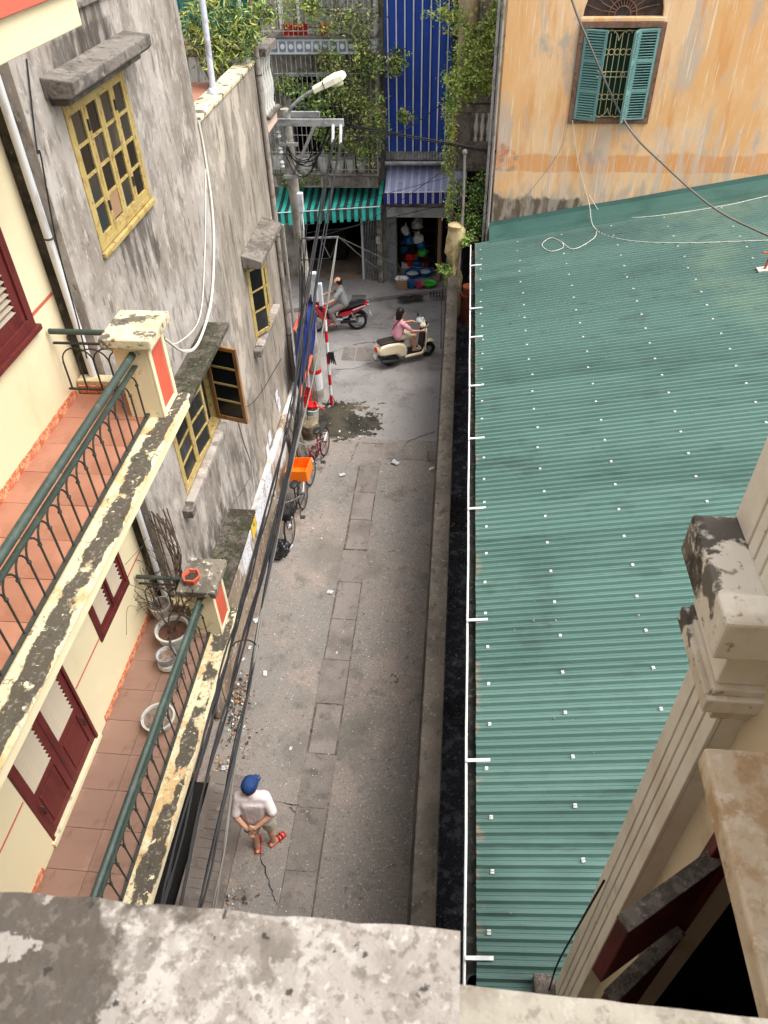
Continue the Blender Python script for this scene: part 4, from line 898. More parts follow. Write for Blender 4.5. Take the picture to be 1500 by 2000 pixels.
# teal awning
aw = thing('teal_awning', 'teal and dark striped fabric awning with scalloped valance over the dark shop', 'awning', (-3.4, 20, 2.6))
def awning(root, x0, x1, yb, zb0, zb1, yf, zf0, zf1, n, ma, mb, val, white=0, scal=True):
    for k in range(n):
        a, b = x0+(x1-x0)*k/n, x0+(x1-x0)*(k+1)/n; mm = ma if k % 2 == 0 else mb
        f = lambda x: (x-x0)/(x1-x0); sk = .06
        def P(x, t):
            z = (zb0+(zb1-zb0)*f(x))*(1-t)+(zf0+(zf1-zf0)*f(x))*t; return Vector((x, yb*(1-t)+yf*t, z-.05*math.sin(t*math.pi)))
        m = MB()
        for i in range(6): m.quad(P(a, i/6), P(b, i/6), P(b, (i+1)/6), P(a, (i+1)/6))
        m.build('stripe', mm, root)
        za, zc = P(a, 1).z, P(b, 1).z; m = MB(); dz = val*(.82 if (k % 2 and scal) else 1)
        off = -.004
        m.quad((a, yf+off, za), (b, yf+off, zc), (b, yf-.01, zc-dz), (a, yf-.01, za-dz)); m.build('valance', mm, root)
    MB().tube([(x0, yf-.012, zf0+.004), (x1, yf-.012, zf1+.004)], .014, 6).build('edge_trim', M_whp, root)
    for x, z, zbk in ((x0+.05, zf0, zb0), (x1-.05, zf1, zb1)): MB().tube([(x, yf, z-.02), (x, yb, zbk-.5)], .014, 6).build('arm', M_iron, root)
awning(aw, -4.82, -1.98, FY-.02, 2.78, 2.92, 19.5, 2.47, 2.68, 29, M_awt, M_awtd, .34)
# ---- unit with the blue sheet
bh = thing('blue_sheet_house', 'narrow shop house hidden behind a tall blue sheet with white stripes', 'house', (-1.1, 21, 0))
wallgrid(MB(), 'Y', FY+.002, FY+.25, -1.92, .9, 0, 10, [(-1.66, -.5, .0, 2.06), (-.38, .7, .1, 2.4)]).build('wall', M_fgrey, bh)
MB().box(-1.92, -1.86, FY+.26, 23, 0, 10).box(.84, .9, FY+.26, 23, 0, 10).box(-1.86, .84, 22.9, 23, 0, 10).box(-1.86, .84, FY+.26, 22.9, 2.6, 2.7).build('rooms', M_vdark, bh)
MB().box(-1.9, .84, FY-.1, 22.9, 0, .16).build('shop_floor', M_asph, bh)
MB().box(-.5, -.40, FY-.12, FY-.001, .13, 2.1).build('door_post', M_board, bh, bevel=.01)
rd = MB().box(-1.93, -1.68, FY-.03, FY-.001, .14, 2.05).build('roller_door', M_fmot, bh)
for k in range(7): MB().box(-1.915+k*.034, -1.9+k*.034, FY-.045, FY-.031, .15, 2.04).build('rib', M_galv, rd)
MB().box(-1.9, -.28, FY-.35, FY-.003, 2.08, 2.36).build('shutter_box', M_fpale, bh, bevel=.02)
MB().box(-1.9, -.28, FY-.42, FY-.352, 2.40, 2.56).build('fascia_board', M_fgrey, bh, bevel=.01)
wavy('corrugated_band', bh, M_galv, -1.88, -.28, 20.25, 3.6, 3.86, 160, 2, .012, 26)
MB().tube([(-1.9, 20.2, 3.52), (-.28, 20.2, 3.54)], .05, 10).build('roller_tube', M_galv, bh, smooth=True)
MB().box(-1.9, -.26, 20.3, FY-.001, 3.5, 3.6).build('ledge', M_cano, bh)
wavy('blue_sheet', bh, M_blue, -1.86, -.28, 20.2, 3.82, 8.6, 80, 14, .02, 5)
M_shadow = mat('shadow_line', S(20, 34, 84), .6)  # dark blue painted in for the shadow line beside each white stripe
for k in range(8):
    x = -1.80+k*.2
    for d, w in ((0, .03), (.034, .014)): wavy('stripe', bh, M_whites if d == 0 else M_shadow, x+d, x+d+w, 20.2, 3.815, 8.6, 2, 14, .02, 5, off=.006)
ab = thing('blue_awning', 'faded blue awning with white stripes under the tall blue sheet', 'awning', (-1.1, 20.1, 2.9))
n = 12
awning(ab, -1.88, .62, FY-.05, 3.38, 3.42, 19.7, 2.96, 3.02, 13, M_awb, M_awb, .30, scal=False)
for o in list(ab.children):
    if o.name.startswith('valance'): o.data.materials[0] = M_awbd
for k in range(13):
    x = -1.80+k*.192; t = (x+1.88)/2.5
    for d in (0, .034):
        a = Vector((x+d, FY-.05, 3.385+.04*t)); b = Vector((x+d, 19.7, 2.966+.06*t)); m = MB(); w = .010
        for i in range(6):
            t0, t1 = i/6, (i+1)/6; P = lambda tt: a*(1-tt)+b*tt+Vector((0, 0, .004-.05*math.sin(tt*math.pi)))
            m.quad(P(t0)-Vector((w, 0, 0)), P(t0)+Vector((w, 0, 0)), P(t1)+Vector((w, 0, 0)), P(t1)-Vector((w, 0, 0)))
        m.quad(b+Vector((-w, -.018, 0)), b+Vector((w, -.018, 0)), b+Vector((w, -.018, -.29)), b+Vector((-w, -.018, -.29)))
        m.build('white_line', M_whites, ab)
# goods in and before the shop: basins and bags
def basin(px, py, r, m, lab, h=.14, fill=None, Z=.16, Y=None):
    p = at(px, py, Z=Z) if Y is None else at(px, py, Y=Y)
    t = thing('basin', lab, 'basin', p, group='basins at the shop')
    MB().lathe(p, [(r*.72, 0), (r, h), (r*1.08, h+.004), (r*1.08, h+.014), (r*.95, h+.012), (r*.7, .02)], 20).build('bowl', m, t, smooth=True)
    if fill: MB().lathe((p.x, p.y, p.z), [(r*.80, h*.5), (r*.84, h*.75), (r*.3, h*.95), (.002, h)], 16).build('contents', fill, t, smooth=True)
M_bpB = mat('blue_plastic', S(28, 92, 150), .4); M_bpG = mat('green_plastic', S(70, 190, 70), .4); M_bpP = mat('pink_plastic', S(190, 60, 96), .4); M_white_g = mat('white_goods', S(226, 226, 222), .6, [lay(S(190, 196, 196), 20, .52, .62)])
basin(806, 541, .22, M_bpB, 'blue basin full of white goods in the shop doorway', fill=M_white_g)
basin(829, 538, .22, M_bpB, 'second blue basin of white goods, by the wooden door post', fill=M_white_g)
basin(790, 528, .21, M_pot, 'pale basin of white goods deeper inside the shop', fill=M_white_g)
basin(815, 528, .18, M_bpB, 'small blue basin behind the two basins of white goods', fill=M_white_g)
basin(838, 558, .20, M_bpG, 'bright green shallow basin on the pavement before the shop', h=.08, fill=M_bpG)
basin(820, 561, .15, M_bpP, 'pink bowl between the blue bowl and the green basin', h=.1)
basin(804, 560, .15, M_bpB, 'small blue bowl beside the cardboard crate', h=.12)
p = at(785, 562, Z=.14); t = thing('cardboard_crate', 'cardboard crate stuffed with pale bags at the shop front', 'crate', p)
MB().box(p.x-.16, p.x+.16, p.y-.12, p.y+.12, .14, .36).build('box', M_board, t, bevel=.008)
for k in range(3): MB().ball((p.x-.1+.1*k, p.y, .42), .10, 9, 6, sz=.8).build('bag', M_white_g, t, smooth=True)
goods = [(792, 450, 'white hanging bag', M_white_g), (800, 470, '', M_bpB), (815, 440, '', M_white_g), (817, 465, '', M_white_g), (822, 478, '', M_bpB), (790, 480, '', M_bpB), (785, 500, '', M_dark), (800, 505, '', M_redpl), (810, 500, '', M_redpl), (826, 492, '', M_bpG), (815, 515, '', M_bpB), (793, 512, '', M_white_g), (828, 512, '', M_terra), (803, 488, '', M_dark)]
rg = random.Random(4)
names = ['white', 'blue', 'pale', 'cream', 'navy', 'deep blue', 'dark', 'red', 'scarlet', 'green', 'sky blue', 'off white', 'brown', 'charcoal']
for i, (px, py, _, mm) in enumerate(goods):
    p = at(px, py, Y=21.25+rg.uniform(-.1, .25)); b = MB(); r = rg.uniform(.13, .2)
    b.ball((0, 0, 0), r, 12, 9, sz=rg.uniform(.8, 1.2))
    b.v = [tuple(Vector(v)*(1+.35*noise.noise(Vector(v)*9+Vector((i*3, 0, 0))))+p) for v in b.v]
    b.v.append(tuple(p)); b.v.pop()
    b.tube([p+Vector((0, 0, r*.6)), p+Vector((.01, .02, r*1.6))], [.05, .012], 6)
    o = b.build('goods_bag', mm, smooth=True); tag(o, '%s plastic bag of goods stacked in the shop doorway' % names[i], 'bag', 'bags in the shop')
rk = thing('shop_rack', 'dark wooden shelf rack holding bags inside the shop', 'rack', (-1.1, 21.5, .16))
for z in (.5, .95, 1.4, 1.85): MB().box(-1.62, -.55, 21.2, 21.75, z-.03, z).build('shelf', M_dark, rk)
for x in (-1.62, -.58): MB().box(x, x+.04, 21.2, 21.75, .16, 2.0).build('upright', M_dark, rk)
# ---- neighbour with teal siding
th = thing('teal_siding_house', 'house clad in teal corrugated siding behind the terrace shrub', 'house', (-7, 21, 0))
MB().box(-12, -4.9, 20.85, 26, 0, 10).build('wall', M_fgrey, th)
m = MB(); k = 0; x = -9.0
while x < -4.92:
    m.v += [(x, 20.82, 6.1), (x, 20.82, 9.4), (x+.03, 20.79, 6.1), (x+.03, 20.79, 9.4), (x+.09, 20.79, 6.1), (x+.09, 20.79, 9.4), (x+.12, 20.82, 6.1), (x+.12, 20.82, 9.4)]
    for q in range(3): a = k*8+q*2; m.f.append((a, a+2, a+3, a+1))
    k += 1; x += .12
m.build('siding', M_teal, th)
for z in (6.35, 6.75, 7.2, 7.7): MB().box(-9, -4.92, 20.77, 20.785, z, z+.015).build('rail', mat('pale_teal', S(120, 180, 180), .5), th)
# ---- house with the planted concrete balcony
ih = thing('planted_balcony_house', 'concrete balcony house overgrown with plants beside the ochre house', 'house', (.3, 19, 0))
MB().box(-.12, 1.6, 19.1, 20.2, 3.9, 10).build('wall', M_fgrey, ih)
MB().box(-.08, .80, 18.2, 19.1, 3.98, 4.1).box(-.08, .80, 18.2, 18.32, 4.101, 4.62).build('balcony', M_cano, ih, bevel=.01)
MB().box(-.10, .82, 18.16, 18.36, 5.22, 5.38).build('balcony_rail', M_cano, ih, bevel=.015)
MB().box(-.06, .22, 18.2, 18.32, 4.62, 5.22).build('balcony_post', M_cano, ih, bevel=.01)
MB().box(-.22, -.10, 18.15, 18.27, 4.3, 5.3).build('rusty_post', M_terra, ih, bevel=.01)
for x in (.34, .48, .62, .75): MB().lathe((x, 18.27, 4.62), [(.04, 0), (.05, .04), (.028, .1), (.06, .28), (.03, .48), (.05, .56), (.05, .6)], 10).build('baluster', M_pot, ih, smooth=True)
MB().lathe((.05, 18.55, 5.38), [(.2, 0), (.19, 1.2), (.22, 1.4), (.2, 1.6), (.19, 4)], 14).build('column', mat('beige_column', S(196, 178, 152), .9, [lay(S(168, 146, 118), 3, .45, .62, st=(1, 1, .4)), lay(S(120, 112, 96), 8, .58, .68)]), ih, smooth=True)
for x in (.3, .5, .66): MB().tube([(x, 18.35, 5.38), (x+.02, 18.35, 9.5)], .016, 6).build('trellis_pole', M_galv, ih)
MB().box(-.2, -.08, 17.75, 17.9, 0, 4.6).build('ivy_post', M_fgrey, ih)
MB().box(.2, .9, 18.95, 19.09, 0, 3.9).build('lower_wall', M_vdark, ih)
# stone gate pillar at the end of the boundary wall
m = MB().lathe((0, 17.15, 0), [(.16, 0), (.17, 1.6), (.2, 1.9), (.14, 2.1), (.13, 2.3), (.19, 2.5), (.2, 2.8), (.15, 3.05), (.16, 3.15), (.05, 3.2)], 18)
m.v = [tuple(Vector(v)+Vector((noise.noise(Vector(v)*4), noise.noise(Vector(v)*4+Vector((9, 0, 0))), 0))*.11) for v in m.v]
tag(m.build('stone_pillar', M_ykw, smooth=True), 'rough pale stone pillar at the street end of the boundary wall', 'pillar')
pp = [at(908, 297, Y=17.2), at(905, 400, Y=17.12), at(896, 535, Y=16.98)]; pp[2].z = 2.0
tag(MB().tube(pp, .03, 8).ball(pp[0], .06, 8, 6).build('metal_post', M_ggrey, smooth=True), 'thin grey metal post on the end of the boundary wall', 'post')
# ================================================================== vegetation
def plant(name, label, cat, base, clumps, nleaf, size, mats, stems=(), droop=.2, asp=.42, group=None, seed=1, stem_r=.012):
    """clumps: list of (centre, (rx,ry,rz), weight)"""
    t = thing(name, label, cat, base, group=group); r = random.Random(seed)
    for s in stems: MB().tube(s, [stem_r*(1-.7*i/(len(s)-1)) for i in range(len(s))], 5).build('stem' if stem_r < .05 else 'trunk', M_bark, t)
    tot = sum(c[2] for c in clumps); mbs = [MB() for _ in mats]
    for c, rad, w in clumps:
        k = int(nleaf*w/tot); subs = []
        for _ in range(max(3, k//14)):
            v = Vector((r.gauss(0, .5), r.gauss(0, .5), r.gauss(0, .5))); subs.append((Vector(c)+Vector((v.x*rad[0], v.y*rad[1], v.z*rad[2])), r.randrange(len(mats))))
        for _ in range(k):
            s, mi = r.choice(subs); v = Vector((r.gauss(0, .22), r.gauss(0, .22), r.gauss(0, .22)))
            p = s+Vector((v.x*rad[0], v.y*rad[1], v.z*rad[2])); leaf(mbs[mi if r.random() < .7 else r.randrange(len(mats))], p, size, r, droop, asp)
    for b, mm in zip(mbs, mats):
        if b.v: b.build('foliage', mm, t)
    return t
LM, LB, LD, LY, LR = M_leafs
def C(px, py, Y, rx, ry, rz, w=1): return (at(px, py, Y=Y), (rx, ry, rz), w)
plant('climbing_vine', 'dense mixed vine climbing the right half of the balcony cages', 'vine', (-2.3, 19.8, 3.3),
      [C(690, 40, 19.75, .45, .2, .4, 2), C(720, 110, 19.7, .35, .2, .45, 2), C(650, 120, 19.75, .4, .2, .35, 1.5), C(690, 190, 19.7, .5, .25, .5, 3), C(735, 230, 19.65, .3, .2, .4, 2), C(665, 270, 19.75, .4, .2, .3, 1.5), C(770, 130, 19.7, .25, .15, .2, 1), C(790, 228, 19.6, .2, .15, .15, .8), C(620, 20, 19.8, .35, .2, .25, 1), C(715, 290, 19.7, .3, .2, .3, 1.2), C(775, 110, 19.7, .18, .12, .15, .8)],
      6500, .085, (LM, LD, LY, LB, LR), [[(-2.2, 19.85, 3.4), (-2.4, 19.8, 5), (-2.1, 19.8, 7), (-2.5, 19.8, 9)], [(-2.6, 19.85, 3.4), (-2.7, 19.8, 5.2), (-2.9, 19.8, 7.5)]], seed=2)
plant('hanging_vine', 'dry brownish creeper mass hanging inside the lower balcony cage', 'vine', (-2.7, 19.9, 3.4),
      [C(660, 200, 19.95, .35, .2, .7, 2), C(700, 250, 19.95, .35, .2, .5, 2), C(710, 150, 19.9, .3, .15, .4, 1)], 2600, .06, (LR, LD, M_bark), seed=3, droop=.8)
plant('balcony_shrub', 'leafy green potted shrub in the lower cage behind the street lamp arm', 'shrub', (-3.9, 19.9, 3.4),
      [C(590, 180, 19.9, .4, .2, .25, 2), C(620, 210, 19.85, .35, .2, .25, 2), C(560, 165, 19.9, .25, .2, .25, 1), C(640, 190, 19.85, .3, .2, .2, 1), C(625, 260, 19.8, .2, .15, .25, .8)], 1900, .10, (LM, LB, LD), [[(-3.8, 19.95, 3.4), (-3.7, 19.9, 4.6), (-3.5, 19.9, 5.2)]], seed=4)
plant('trailing_plant', 'small trailing greenery dripping from the balcony slab beside the pole', 'plant', (-4.1, 19.7, 3.0),
      [C(590, 350, 19.7, .2, .1, .2, 1), C(555, 345, 19.7, .2, .1, .2, 1), C(615, 350, 19.7, .12, .1, .12, .6)], 700, .06, (LM, LD, LR), seed=5, droop=.8)
plant('balcony_flowers', 'thin leafy branches over the top caged balcony by the red pots', 'plant', (-3.7, 19.9, 6.4),
      [C(560, 30, 19.8, .25, .15, .2, 1), C(600, 15, 19.8, .4, .15, .3, 2), C(640, 55, 19.8, .3, .15, .2, 1), C(560, 0, 19.8, .3, .2, .3, 1)], 1000, .07, (LB, LM, LY), [[(-3.7, 19.9, 6.4), (-3.6, 19.85, 7.2)]], seed=6)
plant('balcony_creeper', 'bright yellow green creeper spilling over the concrete balcony beside the ochre house', 'plant', (.2, 18.4, 5.4),
      [C(930, 100, 18.2, .45, .25, .45, 3), C(905, 160, 18.1, .35, .25, .35, 3), C(960, 60, 18.2, .4, .25, .35, 2.5), C(900, 40, 18.2, .3, .25, .25, 1), C(945, 160, 18.1, .3, .2, .3, 2), C(880, 200, 18.1, .2, .15, .3, 1.3), C(1010, 70, 17.4, .25, .15, .3, 1), C(1035, 100, 17.3, .12, .1, .25, .5), C(870, 25, 18.2, .25, .2, .2, 1), C(985, 20, 18.2, .3, .2, .3, 1.5)],
      6200, .08, (LB, LY, LM, LB), [[(.3, 18.4, 5.4), (.2, 18.3, 6.6), (.4, 18.2, 7.6)], [(.5, 18.4, 5.4), (.7, 18.0, 6.8), (1.1, 17.5, 7.0)], [(.0, 18.4, 5.4), (-.2, 18.2, 6.4), (-.3, 18.2, 7.4)]], seed=7)
plant('ivy', 'yellowed ivy covering the post below the concrete balcony', 'ivy', (-.3, 18.3, 0),
      [C(880, 260, 17.7, .12, .12, .35, 2), C(878, 320, 17.7, .13, .12, .4, 2), C(882, 390, 17.7, .15, .14, .4, 2), C(890, 440, 18.1, .14, .12, .3, 1)], 2200, .065, (LY, LM, LR, LB), seed=8, droop=.6)
plant('potted_shrub', 'dark green shrub filling the gap under the concrete balcony', 'shrub', (.4, 17.6, .9),
      [C(935, 390, 17.6, .3, .2, .35, 3), C(950, 350, 17.8, .25, .2, .25, 2), C(915, 430, 17.4, .25, .2, .25, 2), C(940, 440, 17.3, .25, .2, .2, 2), C(900, 370, 17.9, .2, .2, .3, 1)], 3000, .07, (LM, LD, LD, LB), [[(.3, 17.5, .9), (.4, 17.5, 2.4), (.5, 17.6, 3.4)]], seed=9)
plant('wall_sapling', 'small bright green sapling beside the stone pillar at the wall end', 'plant', (-.2, 17.0, 0),
      [C(868, 525, 17.0, .15, .12, .1, 1), C(915, 465, 17.0, .14, .12, .12, 1), C(872, 545, 17.0, .12, .1, .1, .6)], 420, .09, (LB, LM), [[(-.25, 17.05, 0), (-.28, 17.05, 1.2), (-.25, 17, 2.2)]], seed=10)
plant('terrace_oleander', 'narrow leaved yellow green shrub growing on the roof terrace', 'shrub', (-3.95, 13.0, 6.89),
      [C(400, 70, 13.1, .3, .2, .35, 2), C(440, 100, 13.0, .3, .2, .3, 2), C(450, 40, 13.1, .35, .25, .3, 2), C(420, 125, 12.9, .2, .2, .15, 1), C(480, 55, 13.1, .22, .2, .3, 1.5), C(375, 45, 13.1, .2, .2, .3, 1), C(510, 20, 13.2, .18, .15, .2, 1), C(400, 5, 13.1, .3, .2, .2, 1)], 2900, .12, (LY, LB, LM, LD), [[(-3.95, 13, 6.89), (-3.9, 13.05, 7.3), (-4.05, 13.1, 8.0)], [(-3.95, 13, 6.89), (-3.8, 13, 7.4), (-3.6, 13.05, 8.0)], [(-3.95, 13, 6.89), (-4.1, 13, 7.3), (-4.3, 13.1, 7.8)], [(-3.92, 13, 6.89), (-3.7, 12.95, 7.3), (-3.5, 13, 7.6)]], droop=.5, asp=.2, seed=11)
# pots inside the cage
def pot(px, py, r, h, m, lab, Y=19.98, z=None, cat='pot', name='plant_pot', soil=M_soil):
    p = at(px, py, Y=Y); p.z = z
    t = thing(name, lab, cat, p, group='pots on the caged balconies')
    MB().lathe(p, [(r*.78, 0), (r, h*.9), (r*1.06, h*.91), (r*1.06, h), (r*.92, h), (r*.9, h*.85)], 16).build('body', m, t, smooth=True)
    MB().lathe((p.x, p.y, p.z+h*.82), [(r*.88, 0), (r*.6, .012), (.003, .02)], 14).build('soil', soil, t, smooth=True)
for px, r, h, lab in ((545, .13, .34, 'white bucket with plants hidden behind the lamp pole'), (597, .2, .36, 'wide white ribbed tub near the coiled cables'), (633, .14, .38, 'tall white bucket between the tub and the round white pot'), (660, .18, .30, 'round white pot with red inside on the caged balcony'), (685, .12, .32, 'narrow white lidded bucket on the caged balcony'), (706, .12, .28, 'smaller white lidded bucket at the cage corner')):
    pot(px, 330, r, h, M_pot, lab, z=3.39)
for px, lab in ((560, 'red pot at the left end of the top caged balcony'), (573, 'second red pot on the top caged balcony, next to the white cup'), (592, 'red pot right of the white cup on the top caged balcony'), (635, 'red brown pot standing apart on the top caged balcony')):
    pot(px, 62, .11, .2, M_redpl, lab, Y=19.95, z=6.41)
# ================================================================== street lamp pole
PB = Vector((-3.05, 14.6, 0)); PT_ = Vector((-3.17, 14.6, 6.18))
lp = thing('street_lamp', 'concrete utility pole with a curved lamp arm and steel cross arm', 'street lamp', PB)
def onp(z): return PB+(PT_-PB)*(z/6.18)
MB().tube([onp(z) for z in (0, .3, 2, 4, 6.18)], [.15, .145, .13, .11, .085], 14).build('pole', M_pole, lp, smooth=True)
MB().tube([onp(.3), onp(.72)], [.148, .146], 14).build('base_sleeve', M_whp, lp, smooth=True)
MB().tube([onp(.73), onp(.82)], .148, 14).build('red_band', M_redp, lp, smooth=True)
A = lambda px, py, dy=0: at(px, py, Y=14.5+dy)
arm = bez([A(563, 345), A(560, 290), A(558, 245), A(566, 215), A(590, 190), A(620, 173), A(640, 163)], 6)
MB().tube(arm, .028, 8).build('lamp_arm', M_galv, lp, smooth=True)
h0, h1 = A(612, 176), A(674, 146); d = (h1-h0).normalized(); L = (h1-h0).length; upv = Vector((0, 0, 1)); nn = d.cross(Vector((0, 1, 0))).normalized(); nn = nn if nn.z > 0 else -nn
hd = MB(); st = [(0, .07, .045, .045), (.03, .085, .055, .05), (.36, .095, .065, .055), (.37, .125, .08, .055), (.7, .14, .095, .055), (.93, .13, .075, .05), (1, .10, .04, .035)]
for t, w, u, dn in st:
    c = h0+d*L*t
    for (a, b) in ((-1, -.9), (-.95, .45), (-.6, 1), (.6, 1), (.95, .45), (1, -.9)):
        hd.v.append(tuple(c+Vector((0, 1, 0))*w*a+nn*(u*b if b > 0 else dn*b)))
for i in range(len(st)-1):
    for k in range(6): a = i*6+k; b = i*6+(k+1) % 6; hd.f.append((a, b, b+6, a+6))
hd.f.append(tuple(range(6))); hd.f.append(tuple((len(st)-1)*6+k for k in reversed(range(6))))
hh = hd.build('lamp_head', M_lampc, lp, bevel=.008)
MB().ball(h0+d*L*.66-nn*.05, .085, 14, 8, sx=1.7, sy=1.3, sz=.75).build('lamp_bowl', M_tube, hh, smooth=True)
MB().ob(h0+d*L*.36, d*.008, Vector((0, .1, 0)), nn*.062).build('seam', M_iron, hh)
a0, a1 = A(540, 232), A(672, 232); a1.z = a0.z = 6.0
MB().box(a0.x, a1.x, 14.40, 14.46, 5.94, 6.06).box(a0.x, a1.x, 14.46, 14.50, 5.94, 5.955).build('cross_arm', M_galv, lp, bevel=.004)
MB().box(a0.x+.1, a0.x+.75, 14.72, 14.78, 6.0, 6.1).build('rear_arm', M_galv, lp, bevel=.004)
MB().bar(onp(5.1)+Vector((.06, -.1, 0)), (-2.62, 14.42, 5.94), .06, .05).build('brace', M_galv, lp)
for z in (5.05, 5.62): MB().box(onp(z).x-.14, onp(z).x+.2, 14.44, 14.50, z-.03, z+.03).build('clamp', M_galv, lp, bevel=.004)
for k, z in enumerate((5.72, 5.45, 5.2)):
    MB().lathe(onp(z)+Vector((-.14, -.13, 0)), [(.02, 0), (.05, .03), (.03, .08), (.05, .1), (.02, .14)], 10).build('insulator', M_fpale, lp, smooth=True)
for px in (652, 667): 
    p = A(px, 240); p.y = 14.38
    MB().tube([p, p+Vector((0, -.06, -.12)), p+Vector((-.01, -.12, -.3))], .028, 6).build('strain_clamp', M_fpale, lp)
def bx3(px, py, w, dp, h, m, nm, dy=-.22):
    p = at(px, py, Y=14.6+dy); return MB().box(p.x-w/2, p.x+w/2, p.y-dp/2, p.y+dp/2, p.z-h/2, p.z+h/2).build(nm, m, lp, bevel=.015)
bx3(587, 395, .11, .12, .36, M_fpale, 'meter_box'); bx3(614, 560, .14, .14, .62, M_fpale, 'meter_box'); bx3(626, 575, .09, .1, .5, M_fpale, 'meter_box'); bx3(590, 433, .06, .08, .34, M_fpale, 'meter_box')
q0, q1 = at(588, 466, Y=14.3), at(661, 463, Y=14.0)
MB().bar(q0, q1, .03, .03).build('lower_arm', M_galv, lp)
q2, q3 = at(588, 508, Y=14.3), at(645, 505, Y=14.0); MB().bar(q2, q3, .02, .02).bar(q1, q3, .02, .02).bar(q0, q2, .02, .02).bar(at(625, 465, Y=14.15), q3, .018, .018).build('lower_frame', M_iron, lp)
# ================================================================== cables
def cable(name, pts, r, m, label, strands=1, spread=.02, seed=0, group='overhead cables', cat='cable'):
    rr = random.Random(seed); c = MB(); base = bez(pts, 9)
    for s in range(strands):
        ph = rr.uniform(0, 6.28); fr = rr.uniform(.25, .5)
        P = [p+Vector((math.cos(ph+i*fr), 0, math.sin(ph+i*fr)))*spread*(0 if strands == 1 else rr.uniform(.85, 1)) for i, p in enumerate(base)]
        c.tube(P, r, 5, caps=False)
    return tag(c.build(name, m, smooth=True), label, cat, group)
CX = -2.18
def run(px, X=CX): return [at(a, b, X=X) for a, b in px]
tip = A(653, 262); tip2 = A(668, 262)
B1 = [tip]+run([(608, 520), (585, 690), (558, 850), (500, 1080), (440, 1290), (392, 1480), (322, 1750), (285, 1900)])
B2 = [tip2]+run([(622, 530), (602, 690), (578, 850), (528, 1060), (468, 1280), (424, 1450), (352, 1755), (318, 1900)])
cable('cable_bundle', B1, .011, M_cable, 'thick black cable bundle closest to the lower balcony ledge', 4, .026, 1)
cable('cable_bundle', B2, .011, M_cable, 'black cable bundle from the tip of the cross arm over the alley edge', 4, .024, 2)
t4 = at(659, 466, Y=14.0)
B3 = [at(590, 520, Y=14.3)]+run([(588, 700), (572, 880), (545, 1010), (505, 1235), (462, 1450), (396, 1757), (365, 1900)])
B4 = [t4]+run([(632, 640), (596, 800), (553, 990), (511, 1200), (480, 1380), (446, 1600), (420, 1762), (400, 1900)])
cable('cable_bundle', B3, .012, M_cable, 'tied black cable bundle with a drooping side loop', 4, .022, 3)
cable('cable_bundle', B4, .012, M_cableg, 'grey topped cable hanging lowest over the alley', 2, .014, 4)
p0, p1 = at(478, 1255, X=-2.3), at(505, 1248, X=CX)
cable('cable_loop', [at(455, 1262, X=-2.35), at(462, 1254, X=-2.3), at(485, 1250, X=-2.2), at(505, 1262, X=CX)], .008, M_cable, 'black cable loop bridging two bundles beside the lower pillar')
for i, (a, c, b, r, lab) in enumerate(((A(675, 240), at(770, 262, Y=16.5), at(872, 198, Y=18.5), .010, 'black cable rising from the cross arm to the planted balcony'),
        (A(672, 242), at(780, 262, Y=16.5), at(985, 298, Y=17.2), .016, 'heavy black cable from the cross arm to the ochre house corner'),
        (A(672, 246), at(760, 262, Y=16.5), at(985, 302, Y=17.2), .012, 'second heavy black cable just under the one to the ochre house corner'),
        (q1, at(740, 525, Y=17.5), at(835, 565, Y=20.2), .008, 'thin grey wire from the lower frame to the shop front'),
        (q1, at(760, 510, Y=17.5), at(780, 520, Y=20.5), .006, 'thin wire from the lower frame to the shop doorway'),
        (at(600, 455, Y=14.4), at(720, 430, Y=17), at(872, 330, Y=19.6), .007, 'thin black wire crossing the faded blue awning'),
        (at(600, 470, Y=14.4), at(700, 440, Y=17), at(870, 400, Y=19.6), .008, 'black wire crossing below the blue awning valance'),
        (at(600, 440, Y=14.4), at(680, 400, Y=17), at(868, 348, Y=19.6), .006, 'fine black wire passing over the teal valance'))):
    cable('overhead_wire', [a, c, b], r, M_cable if i not in (3, 4) else M_cableg, lab, group='wires across the street')
# slack coils hanging at the pole
rr = random.Random(8)
for i in range(6):
    a = at(560+rr.uniform(-5, 15), 270+rr.uniform(0, 30), Y=14.45); b = A(655-rr.uniform(0, 30), 250+rr.uniform(0, 12)); dz = rr.uniform(.25, .6)
    mid = (a+b)/2-Vector((rr.uniform(-.1, .1), .05, dz))
    cable('slack_wire', [a, a*.6+mid*.4-Vector((0, 0, dz*.35)), mid, b*.55+mid*.45-Vector((0, 0, dz*.1)), b], rr.uniform(.007, .012), M_cable, 'slack black wire looping under the cross arm', group='slack wires under the cross arm')
for i in range(10):
    x0 = rr.uniform(580, 600); x1 = rr.uniform(575, 625); a = at(x0, rr.uniform(430, 520), Y=14.3); b = at(x1, rr.uniform(640, 840), X=-3.0); mid = (a+b)/2+Vector((rr.uniform(-.1, .15), 0, rr.uniform(-.5, -.1)))
    cable('slack_wire', [a, mid, b], rr.uniform(.006, .010), [M_cable, M_cableg, M_cable][i % 3], 'wire dropping from the pole along the grey wall', group='wires dropping along the grey wall')
